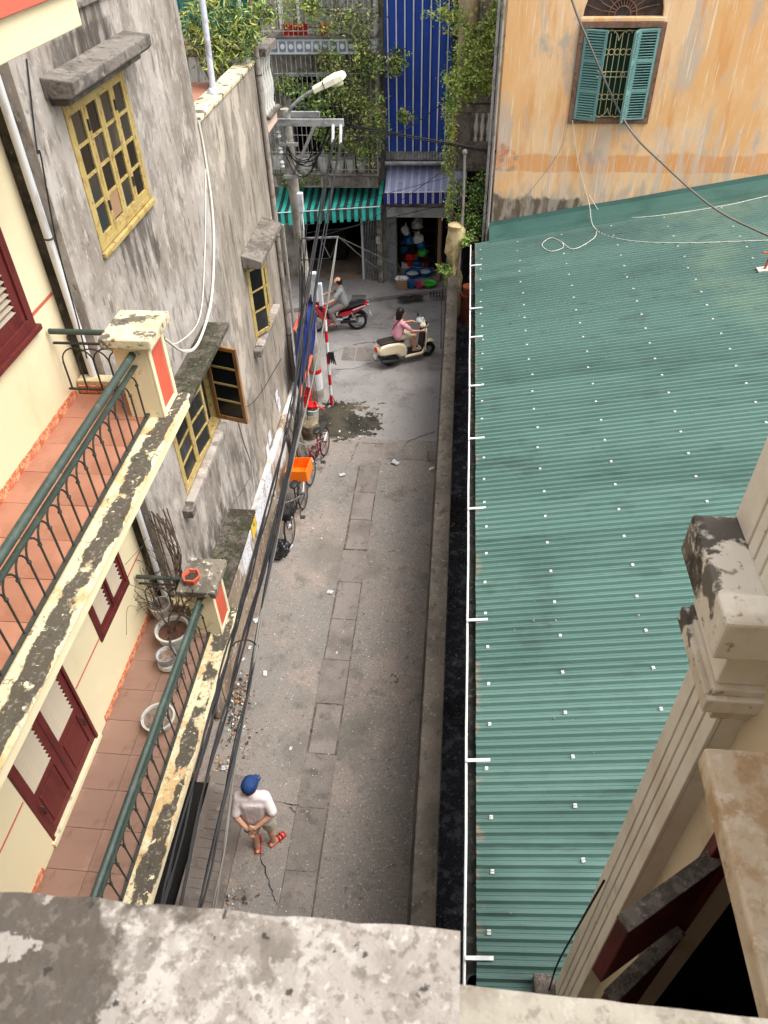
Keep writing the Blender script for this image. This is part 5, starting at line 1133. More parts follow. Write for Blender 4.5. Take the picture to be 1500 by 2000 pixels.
# white cable on the grey wall
w = [at(388, 235, X=WX+.02), at(400, 300, X=WX+.02), at(414, 400, X=WX+.03), at(418, 490, X=WX+.03), at(412, 590, X=WX+.05), at(388, 668, X=WX+.25), at(360, 686, X=WX+.3), at(320, 660, X=-2.9)]
cable('white_cable', w, .017, M_cablew, 'thick white cable sagging down the grey wall to the balcony pillar', group='cables on the grey wall')
cable('white_cable', [at(402, 330, X=WX+.02), at(400, 500, X=WX+.02), at(390, 620, X=WX+.05), at(350, 668, X=WX+.25), at(322, 664, X=-2.9)], .006, M_cablew, 'thin white wire beside the thick white cable', group='cables on the grey wall')
cable('wall_wire', [at(52, 115, X=WX+.012), at(72, 290, X=WX+.02), at(80, 305, X=WX+.03), at(110, 470, X=WX+.012), at(150, 620, X=WX+.012), at(170, 700, X=WX+.02)], .007, M_cable, 'black wire running down the grey wall beside the white downpipe', group='cables on the grey wall')
cable('wall_wire', [at(458, 802, X=WX+.01), at(500, 780, X=WX+.06), at(550, 700, X=WX+.01)], .005, M_cable, 'thin wire sagging across the lower grey wall', group='cables on the grey wall')
cable('wall_wire', [at(460, 805, X=WX+.01), at(475, 860, X=WX+.01), at(490, 925, X=WX+.01), at(440, 1010, X=WX+.02), at(424, 1080, X=WX+.02)], .006, M_cableg, 'grey wire running down onto the mossy canopy', group='cables on the grey wall')
# wires by the ochre house
cable('roof_cable', [at(1115, -5, Y=16.6), at(1140, 60, Y=16.6), at(1222, 240, Y=16.7), at(1300, 325, Y=15.5), at(1400, 410, Y=14), at(1520, 470, Y=12)], .02, M_cableg, 'thick grey cable sagging from the teal window over the green roof', group='cables over the green roof')
R_ = lambda px, py: (lambda d: EYE+d*((EZ-SLP*EX-H)/(d.z-SLP*d.x)))((px-750)*RT-(py-1000)*UP+F*FW)+Vector((0, 0, .04))
cable('roof_wire', [at(1118, 235, Y=16.9), at(1130, 320, Y=16.9), at(1150, 395, Y=16.85), R_(1162, 450), R_(1220, 472), R_(1330, 478), R_(1500, 473)], .006, M_cablew, 'pale wire dropping down the ochre wall and along the roof', group='cables over the green roof')
cable('roof_wire', [at(1150, 380, Y=16.88), at(1180, 418, Y=16.8), R_(1250, 428), R_(1400, 408), R_(1500, 386)], .006, M_cablew, 'pale wire following the flashing at the ochre wall', group='cables over the green roof')
cable('roof_wire', [R_(1165, 455), R_(1158, 470), R_(1120, 490), R_(1095, 475), R_(1075, 468), R_(1058, 482), R_(1075, 494), R_(1098, 488), R_(1100, 478)], .006, M_cablew, 'loose loop of pale wire lying on the green roof', group='cables over the green roof')
cable('roof_wire', [at(1112, 235, Y=16.9), at(1090, 300, Y=16.9), at(1030, 380, Y=16.9), at(965, 455, Y=16.9)], .004, M_cableg, 'fine grey wire slanting down the ochre wall to the corner', group='cables over the green roof')
cable('roof_wire', [at(1180, 1720, X=.98), at(1140, 1790, X=.96), at(1090, 1880, X=.95), at(1072, 1935, X=.9)], .007, M_cable, 'black wire behind the fluted pilaster', group='cables over the green roof')
# small antenna bracket on the roof
an = R_(1492, 530); t = thing('roof_bracket', 'small rusty steel bracket standing on the green roof', 'bracket', an)
MB().ob(an, (.12, 0, .02), (0, .09, 0), (0, 0, .012)).build('plate', M_pot, t); MB().tube([an, an+Vector((.02, 0, .3))], .02, 6).tube([an+Vector((-.12, 0, .3)), an+Vector((.4, 0, .26))], .018, 6).build('arm', M_terra, t)
# ================================================================== red and white barrier post
bp = at(648, 790, Z=0); tp = at(633, 600, Y=bp.y); t = thing('barrier_post', 'red and white striped steel barrier post leaning by the lamp pole', 'barrier', bp)
for k in range(9):
    a, b = bp+(tp-bp)*k/9, bp+(tp-bp)*(k+1)/9; MB().tube([a, b], .036, 10).build('band', M_redp if k % 2 == 0 else M_whp, t, smooth=True)
MB().tube([bp+Vector((-.1, 0, .02)), bp+Vector((.0, .05, .25)), bp+Vector((.1, 0, .02))], .012, 6).build('foot', M_iron, t)
gl = bp+(tp-bp)*.55+Vector((.06, -.03, 0)); m = MB()
for k in range(4): m.tube([gl+Vector((.03*k-.03, 0, .05)), gl+Vector((.035*k-.03, -.02, -.08)), gl+Vector((.045*k-.02, -.01, -.2-.02*k))], [.022, .02, .012], 6)
tag(m.build('glove', M_bpl, smooth=True), 'black work glove hooked on the striped barrier post', 'glove')
# blue tarpaulin with orange edges, hung along the corner of the grey wall
t = thing('tarpaulin', 'dark blue tarpaulin sheet with orange red edges hung at the wall corner', 'tarpaulin', (-3.0, 13, 0))
L_ = [(606, 570), (588, 612), (575, 645), (573, 700), (578, 742), (588, 768)]; R2 = [(612, 575), (612, 620), (612, 660), (607, 700), (598, 735), (590, 768)]
m = MB(); n = 8
for i, (a, b) in enumerate(zip(L_, R2)):
    A_, B_ = at(*a, X=-3.08), at(*b, X=-2.92)
    for k in range(n+1): q = A_*(1-k/n)+B_*(k/n); m.v.append(tuple(q+Vector((.05*math.sin(k*1.7+i*.5), 0, 0))))
for i in range(len(L_)-1):
    for k in range(n): a = i*(n+1)+k; m.f.append((a, a+1, a+n+2, a+n+1))
m.build('sheet', M_blued, t, smooth=True)
MB().tube([at(*q, X=-3.06) for q in ((610, 555), (590, 605), (574, 645))], .028, 6).build('edge', M_redtr, t); MB().tube([at(*q, X=-2.9) for q in ((608, 695), (598, 732), (586, 775))], .03, 6).build('edge', M_redtr, t)
# buckets and boards by the wall
def bucket(px, py, r, h, m, lab, dipper=False):
    p = at(px, py, Z=0); t = thing('bucket', lab, 'bucket', p, group='buckets by the lamp pole')
    MB().lathe(p, [(r*.78, 0), (r, h), (r*1.06, h), (r*1.06, h+.02), (r*.93, h+.02), (r*.74, .03)], 16).build('body', m, t, smooth=True)
    MB().tube(arc((p.x, p.y, h), r, 0, math.pi, 10, (1, 0, 0), (0, -.6, .35)), .005, 5).build('handle', M_iron, t)
    return p
p = bucket(612, 822, .15, .33, M_pot, 'white paint bucket under a red dipper')
t = thing('dipper', 'red plastic dipper lying on the white bucket', 'dipper', p+Vector((0, 0, .35)))
MB().lathe(p+Vector((0, 0, .352)), [(.09, 0), (.12, .1), (.125, .1), (.11, .095), (.08, .02)], 14).build('cup', M_redpl, t, smooth=True); MB().bar(p+Vector((.1, -.03, .42)), p+Vector((.3, -.08, .38)), .03, .015).build('handle', M_redpl, t)
bucket(597, 790, .19, .34, M_redpl, 'red plastic tub against the wall by the lamp pole')
bucket(596, 850, .1, .25, mat('rust_tin', S(150, 90, 66), .7), 'rusty paint tin beside the wooden boards')
p = at(605, 850, Z=0); m = MB().lathe(p, [(.2, 0), (.23, .15), (.22, .36), (.12, .42), (.003, .43)], 16)
m.v = [tuple(Vector(v)+Vector((1, 1, .4))*.05*noise.noise(Vector(v)*5)) for v in m.v]
tag(m.build('sack', mat('sack_brown', S(112, 100, 82), .95, [lay(S(84, 74, 60), 5, .45, .62), lay(S(160, 150, 120), 10, .58, .66)]), smooth=True), 'bulging brown sack between the tin and the red bicycle', 'sack')
for k, (bx, by, tx, ty, w) in enumerate(((604, 930, 566, 818, .22), (590, 925, 560, 830, .16), (600, 900, 570, 790, .14))):
    b = at(bx, by, Z=0.02); tpx = at(tx, ty, X=-3.13)
    o = MB().bar(b, tpx, w, .03, up=(1, 0, .4)).build('wooden_board', M_weath, bevel=.004)
    tag(o, ['wide weathered wooden board leaning on the grey wall behind the red bicycle', 'narrow weathered board leaning at the wall, closest to the orange basket', 'narrow grey board leaning at the wall by the rusty tin'][k], 'board', 'boards leaning on the grey wall')
# rubbish bag and litter
p = at(546, 1085, Z=0); m = MB().ball((0, 0, 0), .19, 22, 16, sz=.95)
m.v = [tuple(Vector(v)*(1+.35*noise.noise(Vector(v)*12)+.25*noise.noise(Vector(v)*26))+p+Vector((0, 0, .17))) for v in m.v]
m.tube([p+Vector((-.02, .02, .3)), p+Vector((-.03, .03, .40)), p+Vector((-.06, .02, .46))], [.07, .025, .05], 8)
tag(m.build('rubbish_bag', M_bag, smooth=False), 'tied black plastic rubbish bag at the foot of the wall', 'bag')
def litter(px, py, s, m, lab, seed, cat='litter'):
    r = random.Random(seed); p = at(px, py, Z=.012); b = MB(); n = 4
    a = r.uniform(0, 3.14); ux = Vector((math.cos(a), math.sin(a), 0))*s; uy = Vector((-math.sin(a), math.cos(a), 0))*s*r.uniform(.5, .8)
    for i in range(n+1):
        for j in range(n+1): b.v.append(tuple(p+ux*(i/n-.5)+uy*(j/n-.5)+Vector((0, 0, r.uniform(0, s*.3)))))
    for i in range(n):
        for j in range(n): q = i*(n+1)+j; b.f.append((q, q+n+1, q+n+2, q+1))
    tag(b.build('litter', m), lab, cat, 'litter on the alley')
for i, (px, py, s, lab) in enumerate(((772, 905, .26, 'white paper packet on the alley beside the cracked corner'), (669, 928, .2, 'pale crumpled wrapper left of the slab strip'), (645, 1157, .17, 'small folded white paper beside the slab strip'), (744, 922, .10, 'tiny white scrap on the slab edge near the packet'), (843, 916, .2, 'pale grey rag lying against the boundary wall'), (628, 1052, .09, 'white flake level with the bicycle front wheel'), (611, 1032, .08, 'white flake beside the bicycle pedal'), (570, 1067, .14, 'white strip of plastic beside the rubbish bag'), (502, 1211, .18, 'crumpled white cup rubbish beyond the low cable'), (488, 1265, .11, 'white card on the ground under the cables'), (518, 1316, .14, 'flat grey paper on the alley right of the cables'), (568, 1462, .10, 'pale round stain of paper on the alley'), (658, 1275, .08, 'white lump lying on the drain slab'), (475, 1288, .1, 'small white foam cup under the cables'), (440, 1500, .16, 'white foam bits at the ramp head'), (600, 1585, .05, 'single white pellet near the walking man'), (476, 1520, .1, 'green bottle scrap at the ramp corner'), (450, 1720, .07, 'ochre scrap on the alley below the ramp'))):
    mm = M_paper if 'green' not in lab and 'grey' not in lab and 'ochre' not in lab else (M_litt[3] if 'green' in lab else M_litt[0] if 'grey' in lab else M_litt[4])
    litter(px, py, s*.62, mm, lab, i)
r = random.Random(21); bs = [MB() for _ in M_litt]
for i in range(700):
    if r.random() < .6: px, py = r.gauss(463, 14), r.gauss(1385, 45)
    else: px, py = r.choice(((452, 1755), (520, 1075), (600, 900), (440, 1500), (680, 840), (700, 855))); px += r.gauss(0, 18); py += r.gauss(0, 12)
    p = at(px, py, Z=.01); 
    if p.x < -3.1: continue
    leaf(bs[r.choices(range(5), (3, 6, 6, 1, 3))[0]], p+Vector((0, 0, r.uniform(0, .03))), r.uniform(.03, .07), r, 0, .6)
st = [b.build('debris', mm) for b, mm in zip(bs, M_litt)]
for i, o in enumerate(st): o['kind'] = 'stuff'; tag(o, ['pale scraps of rubbish swept against the alley edge', 'brown dead leaves and scraps along the alley edge', 'dark crumbs of rubbish along the alley edge', 'greenish plastic shreds along the alley edge', 'tan leaf fragments along the alley edge'][i], 'debris')
# scattered pebbles and white specks on the alley
m = MB()
for i in range(500):
    x, y_ = r.uniform(-3.0, -.25), r.uniform(2.5, 19); s = r.uniform(.003, .006)
    m.ob((x, y_, .008), (s, s*r.uniform(-.5, .5), 0), (s*r.uniform(-.5, .5), s, 0), (0, 0, s*.5))
o = m.build('pebbles', M_litt[0]); o['kind'] = 'stuff'; tag(o, 'tiny pale pebbles and specks scattered over the alley', 'pebbles')
# ================================================================== pots on the lower balcony
def bigpot(px, py, r, h, m, lab, soil=M_soil, z=zL-.002, prof=None, cat='flower pot', plantf=None):
    p = at(px, py, Z=z); p.x = min(p.x, -2.80-r*.8); t = thing('flower_pot', lab, cat, p, group='pots on the lower balcony')
    MB().lathe(p, prof or [(r*.7, 0), (r*.95, h*.55), (r*.98, h*.85), (r*1.06, h*.88), (r*1.06, h), (r*.93, h), (r*.9, h*.8)], 28).build('body', m, t, smooth=True)
    MB().lathe((p.x, p.y, p.z+h*.8), [(r*.9, 0), (r*.6, .012), (.003, .02)], 20).build('soil', soil, t, smooth=True)
    return p
bigpot(328, 1415, .17, .14, M_pot, 'shallow white basin pot of dry earth halfway along the lower balcony')
bp2 = bigpot(332, 1300, .12, .22, M_pot, 'small blue and white pot stacked on a pale jar on the balcony', prof=[(.08, 0), (.125, .05), (.12, .1), (.09, .115), (.115, .14), (.12, .22), (.105, .22), (.10, .18)])
MB().torus(bp2+Vector((0, 0, .215)), .115, .008, 'Z', 24, 5).build('blue_rim', mat('glaze_blue', S(78, 88, 120), .4), [o for o in COL.objects if o.get('label', '').startswith('small blue and white')][0])
p1 = bigpot(345, 1255, .19, .26, M_pot, 'large grey white pot holding a dead bonsai', soil=mat('brown_mulch', S(96, 66, 52), .95, [lay(S(70, 48, 40), 14, .45, .6)], bump=(40, 1, .02)))
p2 = bigpot(320, 1205, .12, .24, M_pot, 'grey pot at the end railing of the lower balcony'); p3 = bigpot(385, 1215, .11, .22, M_pot, 'grey pot squeezed behind the corner pillar of the lower balcony')
# dead bonsai and dead vine
def twigs(name, lab, base, n, seed, hgt, spread, r0, tgt=None):
    r = random.Random(seed); m = MB(); base = Vector(base)
    def br(p, d, L, rad, dep):
        pts = [p]
        for k in range(4):
            d = (d+Vector((r.gauss(0, .25), r.gauss(0, .25), r.gauss(0, .18)))).normalized(); pts.append(pts[-1]+d*L/4)
        m.tube(pts, [rad*(1-.15*k) for k in range(5)], 5)
        if dep: 
            for k in range(r.randint(2, 3)): br(pts[r.randint(1, 4)], (d+Vector((r.gauss(0, .7), r.gauss(0, .7), r.gauss(0, .5)))).normalized(), L*r.uniform(.45, .75), rad*.55, dep-1)
    for i in range(n): br(base+Vector((r.gauss(0, .02), r.gauss(0, .02), 0)), Vector((r.gauss(0, spread), r.gauss(0, spread), 1)).normalized(), hgt*r.uniform(.7, 1.1), r0, 3)
    return tag(m.build(name, M_bark), lab, 'dead plant')
twigs('dead_bonsai', 'leafless dead bonsai in the large pot on the lower balcony', p1+Vector((0, 0, .2)), 3, 5, .55, .35, .018)
twigs('dead_shrub', 'leafless thorny shrub in the pot at the end railing', p2+Vector((0, 0, .18)), 4, 6, .5, .4, .009)
m = MB(); r = random.Random(12)
for i in range(16):
    a = at(r.uniform(290, 330), r.uniform(985, 1030), X=WX+.04); b = at(r.uniform(335, 365), r.uniform(1120, 1170), X=WX+.25); mid = (a+b)/2+Vector((r.uniform(.0, .15), r.gauss(0, .08), r.gauss(0, .08)))
    m.tube(bez([a, mid, b], 6), r.uniform(.003, .011), 5)
for i in range(40):
    a = at(r.uniform(270, 350), r.uniform(1060, 1200), X=WX+r.uniform(.05, .3)); m.tube(bez([a, a+Vector((r.gauss(0, .06), r.gauss(0, .08), r.gauss(0, .08))), a+Vector((r.gauss(0, .1), r.gauss(0, .16), r.gauss(0, .14)))], 4), .003, 4)
tag(m.build('dead_vine', M_bark), 'tangle of dead brown vine stems climbing from the lower balcony up the grey wall', 'vine')
# hexagonal coral pot on the lower pillar cap
p = at(383, 1135, Z=zL+.83); p.x = -2.80
t = thing('hexagonal_pot', 'coral red hexagonal pot on the lower balcony pillar', 'flower pot', (p.x, p.y, zL+.831))
m = MB().lathe((p.x, p.y, zL+.831), [(.075, 0), (.10, .075), (.108, .075), (.108, .10), (.092, .10), (.085, .06)], 6); m.build('body', M_red, t)
MB().lathe((p.x, p.y, zL+.89), [(.088, 0), (.05, .008), (.003, .01)], 6).build('soil', M_moss, t)
# terracotta pots behind the boundary wall end
for k, (px, py) in enumerate(((920, 508), (915, 530))):
    p = at(px, py, Y=16.75); p.z = .9
    t = thing('terracotta_pot', ['terracotta pot under the small palm behind the boundary wall end', 'broken terracotta pot deeper behind the boundary wall end'][k], 'flower pot', p)
    MB().lathe(p, [(.1, 0), (.15, .9-.2*k), (.16, .9-.2*k), (.16, .96-.2*k), (.14, .96-.2*k)], 14).build('body', M_terra, t, smooth=True); MB().lathe(p+Vector((0, 0, .85-.2*k)), [(.13, 0), (.003, .02)], 12).build('soil', M_soil, t)
# ================================================================== vehicles (local: +X forward, Z up)
def root(name, label, cat, loc, rz, scale=1, group=None):
    t = thing(name, label, cat, loc, rz=rz, group=group); t['_local'] = 1; t.scale = (scale,)*3; return t
def cowl(poly, hw, m, name, parent, bev=.05, yc=0):
    o = MB().prism(poly, yc-hw, yc+hw, 'Y').build(name, m, parent, smooth=True, bevel=bev, seg=4); return o
def wheel(parent, x, R, r, hub, spokes=0):
    w = MB().torus((x, 0, R+r), R, r, 'Y', 32, 10).build('tyre', M_tyre, parent, smooth=True)
    MB().torus((x, 0, R+r), R-r*.8, r*.35, 'Y', 28, 6).build('rim', M_chrome if spokes else M_bpl, w, smooth=True)
    b = MB().lathe((x, 0, R+r), [(hub, -.05), (hub, .05)], 14, 'Y')
    if spokes:
        for k in range(spokes):
            a = 2*math.pi*k/spokes; b.tube([(x, (-1)**k*.03, R+r), (x+math.cos(a)*(R-r*.7), 0, R+r+math.sin(a)*(R-r*.7))], .0035, 4)
    else:
        for k in range(5):
            a = 2*math.pi*k/5; b.bar((x, 0, R+r), (x+math.cos(a)*(R-r*.6), 0, R+r+math.sin(a)*(R-r*.6)), .05, .035, up=(0, 1, 0))
    b.build('hub', M_chrome if spokes else M_galv, w)
    return w
a, b = at(766, 712, Z=0), at(830, 696, Z=0); hd_ = math.atan2(b.y-a.y, b.x-a.x); SS = .90
sc = root('scooter', 'cream retro scooter ridden across the street by a woman', 'scooter', (a+b)/2, hd_, SS)
wheel(sc, .59, .165, .052, .07); wheel(sc, -.59, .165, .052, .08)
cowl([(-.98, .60), (-.93, .70), (-.70, .745), (-.34, .72), (-.16, .62), (-.10, .44), (-.12, .27), (-.32, .25), (-.44, .38), (-.80, .40), (-.96, .46)], .19, M_bcream, 'rear_body', sc, .07)
cowl([(-.90, .26), (-.84, .38), (-.46, .37), (-.34, .24), (-.36, .15), (-.72, .16)], .15, M_bpl, 'engine', sc, .03)
cowl([(-.92, .74), (-.86, .80), (-.5, .80), (-.2, .74), (-.16, .69), (-.3, .70), (-.6, .745)], .15, M_seat, 'seat', sc, .035)
cowl([(-.20, .22), (-.18, .30), (.30, .29), (.44, .40), (.47, .34), (.34, .20)], .20, M_bcream, 'floor_pan', sc, .03)
MB().box(-.16, .34, -.17, .17, .305, .318).build('floor_mat', M_bpl, sc)
shd = MB(); prof_ = [(.36, .27), (.42, .42), (.45, .62), (.46, .80), (.44, .92)]; n = 8
for (x, z) in prof_:
    hw = .21 if z < .8 else .15
    for k in range(n+1): y_ = -hw+2*hw*k/n; shd.v.append((x+.10*(1-(y_/hw)**2), y_, z))
for i in range(len(prof_)-1):
    for k in range(n): q = i*(n+1)+k; shd.f.append((q, q+1, q+n+2, q+n+1))
o = shd.build('leg_shield', M_bcream, sc, smooth=True); md = o.modifiers.new('solid', 'SOLIDIFY'); md.thickness = .035
cowl([(.33, .32), (.37, .32), (.44, .84), (.40, .86)], .15, M_bpl, 'inner_shield', sc, .015)
fd = MB(); 
for i in range(11):
    q = math.radians(20+i*15)
    for k in range(7):
        y_ = -.1+.2*k/6; rr_ = .285-.9*y_*y_; fd.v.append((.59+math.cos(q)*rr_*1.05, y_, .235+math.sin(q)*rr_))
for i in range(10):
    for k in range(6): q = i*7+k; fd.f.append((q, q+1, q+8, q+7))
o = fd.build('front_fender', M_bcream, sc, smooth=True); md = o.modifiers.new('solid', 'SOLIDIFY'); md.thickness = .012
MB().tube([(.58, .05, .22), (.50, .05, .55), (.42, .0, .92)], .028, 8).build('fork', M_bpl, sc, smooth=True)
hb = MB().tube([(.30, -.33, .98), (.38, -.18, 1.0), (.40, 0, .97), (.38, .18, 1.0), (.30, .33, .98)], .014, 7).build('handlebar', M_bpl, sc, smooth=True)
MB().ball((.45, 0, .98), .10, 14, 9, sx=1.1, sy=1.2, sz=.8).build('headlamp_cowl', M_bcream, hb, smooth=True); MB().ball((.54, 0, .97), .055, 12, 8).build('headlamp', M_tube, hb, smooth=True)
for s in (-1, 1):
    MB().tube([(.38, s*.2, 1.0), (.40, s*.26, 1.14)], .007, 5).build('mirror_stem', M_chrome, hb); MB().ball((.40, s*.27, 1.18), .055, 12, 8, sx=.35).build('mirror', M_bpl, hb, smooth=True)
b_ = MB().ball((0, 0, 0), .13, 16, 12, sz=.8); b_.v = [tuple(Vector(v)*(1+.4*noise.noise(Vector(v)*14))+Vector((.44, .16, 1.03))) for v in b_.v]
tag(b_.build('shopping_bag', M_paper, smooth=True), 'white plastic bag hung on the scooter handlebar', 'bag'); o = bpy.data.objects['shopping_bag']; o.location = (a+b)/2; o.rotation_euler = (0, 0, hd_); o.scale = (SS,)*3
MB().ball((-.97, 0, .58), .07, 12, 8, sx=.6, sy=1.4).build('tail_light', M_redpl, sc, smooth=True); MB().ob((-1.02, 0, .40), (.015, 0, .05), (0, .09, 0), (.004, 0, -.001)).build('number_plate', M_whp, sc); MB().ob((-1.015, 0, .40), (.006, 0, .06), (0, .08, 0), (.004, 0, 0)).build('plate_holder', M_whp, sc)
MB().tube([(-.9, -.17, .70), (-1.0, -.12, .76), (-1.02, 0, .78), (-1.0, .12, .76), (-.9, .17, .70)], .012, 6).build('grab_rail', M_chrome, sc)
MB().tube([(-.3, -.17, .18), (-.55, -.2, .22), (-.9, -.2, .28)], [.025, .05, .045], 10).build('exhaust', M_bpl, sc, smooth=True)
# red underbone motorbike
a2, b2 = at(699, 643, Z=0), at(617, 648, Z=0); hr_ = math.atan2(b2.y-a2.y, b2.x-a2.x); SR = .90
mo = root('motorbike', 'red and black underbone motorbike ridden past the dark shop', 'motorbike', (a2+b2)/2, hr_, SR)
wheel(mo, .62, .25, .036, .06, 18); wheel(mo, -.62, .25, .042, .07, 18)
cowl([(-.98, .82), (-.90, .86), (-.42, .66), (-.10, .60), (-.05, .50), (-.28, .48), (-.62, .60)], .11, M_bred, 'tail_cowl', mo, .03)
MB().bar((-.99, -.1, .84), (-.5, -.125, .69), .008, .03).bar((-.99, .1, .84), (-.5, .125, .69), .008, .03).build('white_trim', M_whp, mo)
cowl([(-.86, .86), (-.82, .90), (-.45, .82), (-.05, .75), (.02, .68), (-.1, .67), (-.45, .74)], .13, M_bpl, 'seat', mo, .03)
cowl([(.02, .66), (.02, .58), (.34, .48), (.52, .78), (.44, .84), (.3, .62)], .09, M_bpl, 'centre_frame', mo, .02)
for s in (-1, 1):
    o = MB().prism([(.50, .80), (.30, .62), (.16, .30), (.26, .26), (.46, .50), (.58, .78)], s*.16-.012, s*.16+.012, 'Y').build('leg_shield', M_bred, mo, smooth=True, bevel=.01)
MB().ball((.56, 0, .82), .13, 14, 10, sx=1, sy=1.2, sz=.9).build('front_cowl', M_bred, mo, smooth=True)
fd = MB()
for i in range(10):
    q = math.radians(35+i*14)
    for k in range(5): y_ = -.06+.12*k/4; rr_ = .325-1.5*y_*y_; fd.v.append((.62+math.cos(q)*rr_, y_, .286+math.sin(q)*rr_))
for i in range(9):
    for k in range(4): q = i*5+k; fd.f.append((q, q+1, q+6, q+5))
o = fd.build('front_fender', M_bred, mo, smooth=True); md = o.modifiers.new('solid', 'SOLIDIFY'); md.thickness = .01
o2 = MB()
for i in range(9):
    q = math.radians(60+i*14)
    for k in range(5): y_ = -.07+.14*k/4; o2.v.append((-.62+math.cos(q)*.33, y_, .292+math.sin(q)*.33))
for i in range(8):
    for k in range(4): q = i*5+k; o2.f.append((q, q+1, q+6, q+5))
o = o2.build('rear_fender', M_bpl, mo, smooth=True); md = o.modifiers.new('solid', 'SOLIDIFY'); md.thickness = .01
MB().ob((-1.02, 0, .50), (.03, 0, .07), (0, .08, 0), (.004, 0, -.002)).build('number_plate', M_whp, mo)
for s in (-1, 1):
    MB().tube([(.62, s*.07, .286), (.50, s*.07, .80)], .022, 8).build('fork', M_galv, mo, smooth=True); MB().tube([(-.62, s*.1, .29), (-.45, s*.1, .62)], .024, 8).build('shock_absorber', M_chrome, mo, smooth=True)
hb = MB().tube([(.30, -.34, .98), (.40, -.2, 1.0), (.44, 0, .96), (.40, .2, 1.0), (.30, .34, .98)], .014, 7).build('handlebar', M_bpl, mo, smooth=True)
MB().ball((.48, 0, 1.0), .11, 14, 9, sx=1, sy=1.3, sz=.75).build('handlebar_cowl', M_bred, hb, smooth=True); MB().ball((.57, 0, .98), .06, 12, 8, sy=1.3).build('headlamp', M_tube, hb, smooth=True)
for s in (-1, 1): MB().tube([(.38, s*.22, 1.0), (.40, s*.3, 1.14)], .006, 5).build('mirror_stem', M_chrome, hb); MB().ball((.40, s*.31, 1.17), .05, 10, 7, sx=.4).build('mirror', M_bpl, hb, smooth=True)
cowl([(-.18, .22), (-.2, .42), (.18, .44), (.26, .30), (.1, .20)], .10, M_galv, 'engine', mo, .03); MB().tube([(.12, -.12, .26), (-.1, -.15, .22), (-.4, -.16, .28), (-.85, -.17, .36)], [.02, .022, .04, .045], 10).build('exhaust', M_bpl, mo, smooth=True)
MB().box(-.64, -.12, .085, .12, .27, .36).build('chain_guard', M_bpl, mo, bevel=.015); MB().tube([(.0, -.26, .25), (.0, .26, .25)], .014, 7).build('foot_pegs', M_bpl, mo)
# ================================================================== people
def capsule(mb, p0, r0, p1, r1, n=10):
    p0, p1 = Vector(p0), Vector(p1); d = p1-p0; L = d.length; d = d.normalized() if L > 1e-6 else Vector((0, 0, 1))
    pts, rs = [], []
    for k in range(4): q = math.pi/2*(k/4); pts.append(p0-d*r0*math.cos(q)); rs.append(max(r0*math.sin(q), .001))
    pts.append(p0); rs.append(r0); pts.append(p1); rs.append(r1)
    for k in range(1, 5): q = math.pi/2*(k/4); pts.append(p1+d*r1*math.sin(q)); rs.append(max(r1*math.cos(q), .001))
    mb.tube(pts, rs, n)
def flesh(name, m, parent, caps, vox=.012, it=5, balls=()):
    b = MB()
    for c in caps: capsule(b, *c)
    for (c, r, sx, sy, sz) in balls: b.ball(c, r, 16, 12, sx, sy, sz)
    o = b.build(name, m, parent, smooth=True)
    md = o.modifiers.new('union', 'REMESH'); md.mode = 'VOXEL'; md.voxel_size = vox; md.use_smooth_shade = True
    sm = o.modifiers.new('smooth', 'SMOOTH'); sm.factor = .5; sm.iterations = it
    return o
def chain(pts, rs): return [(pts[i], rs[i], pts[i+1], rs[i+1]) for i in range(len(pts)-1)]
def hand(wr, dr, side, up=(0, 0, 1), curl=.5):
    """palm + four fingers + thumb as capsules; dr pointing direction, side = thumb side vector"""
    wr, d, s = Vector(wr), Vector(dr).normalized(), Vector(side).normalized(); u = d.cross(s).normalized(); out = []
    for k in (-1, 0, 1): out.append((wr+s*.018*k, .017, wr+d*.075+s*.024*k, .015))
    for k, L in zip((-1.5, -.5, .5, 1.5), (.055, .068, .072, .064)):
        b = wr+d*.085+s*.018*k; m_ = b+d*L*.55+u*L*.25*curl; out += [(b, .0095, m_, .009), (m_, .009, m_+d*L*.35*(1-curl)+u*L*.5*curl, .0075)]
    b = wr+d*.025+s*.032; m_ = b+d*.035+s*.022; out += [(b, .012, m_, .010), (m_, .010, m_+d*.03+u*.012*curl, .009)]
    return out
def head(c, f, r=.098):
    """head centred at c looking along f (unit xy)"""
    c, f = Vector(c), Vector(f).normalized(); s = f.cross(Vector((0, 0, 1))); caps = [(c+Vector((0, 0, .015))-f*.02, r*.98, c+f*.012+Vector((0, 0, -.005)), r*.9), (c+f*.03+Vector((0, 0, -.03)), r*.72, c+f*.045+Vector((0, 0, -.085)), r*.45)]
    caps += [(c+f*.095+Vector((0, 0, .0)), .010, c+f*.118+Vector((0, 0, -.032)), .014)]
    for k in (-1, 1): caps.append((c+s*k*.094+Vector((0, 0, .012)), .012, c+s*k*.09+Vector((0, 0, -.03)), .010))
    return caps
def face(c, f, parent):
    c, f = Vector(c), Vector(f).normalized(); s = f.cross(Vector((0, 0, 1)))
    for k in (-1, 1): MB().ball(c+f*.088+s*k*.034+Vector((0, 0, .004)), .011, 8, 6).build('eye', M_hair, parent); MB().bar(c+f*.096+s*(k*.034-.02)+Vector((0, 0, .026)), c+f*.096+s*(k*.034+.02)+Vector((0, 0, .028)), .008, .007).build('eyebrow', M_hair, parent)
    MB().bar(c+f*.09-s*.024+Vector((0, 0, -.062)), c+f*.09+s*.024+Vector((0, 0, -.062)), .012, .009).build('mouth', M_terra, parent)
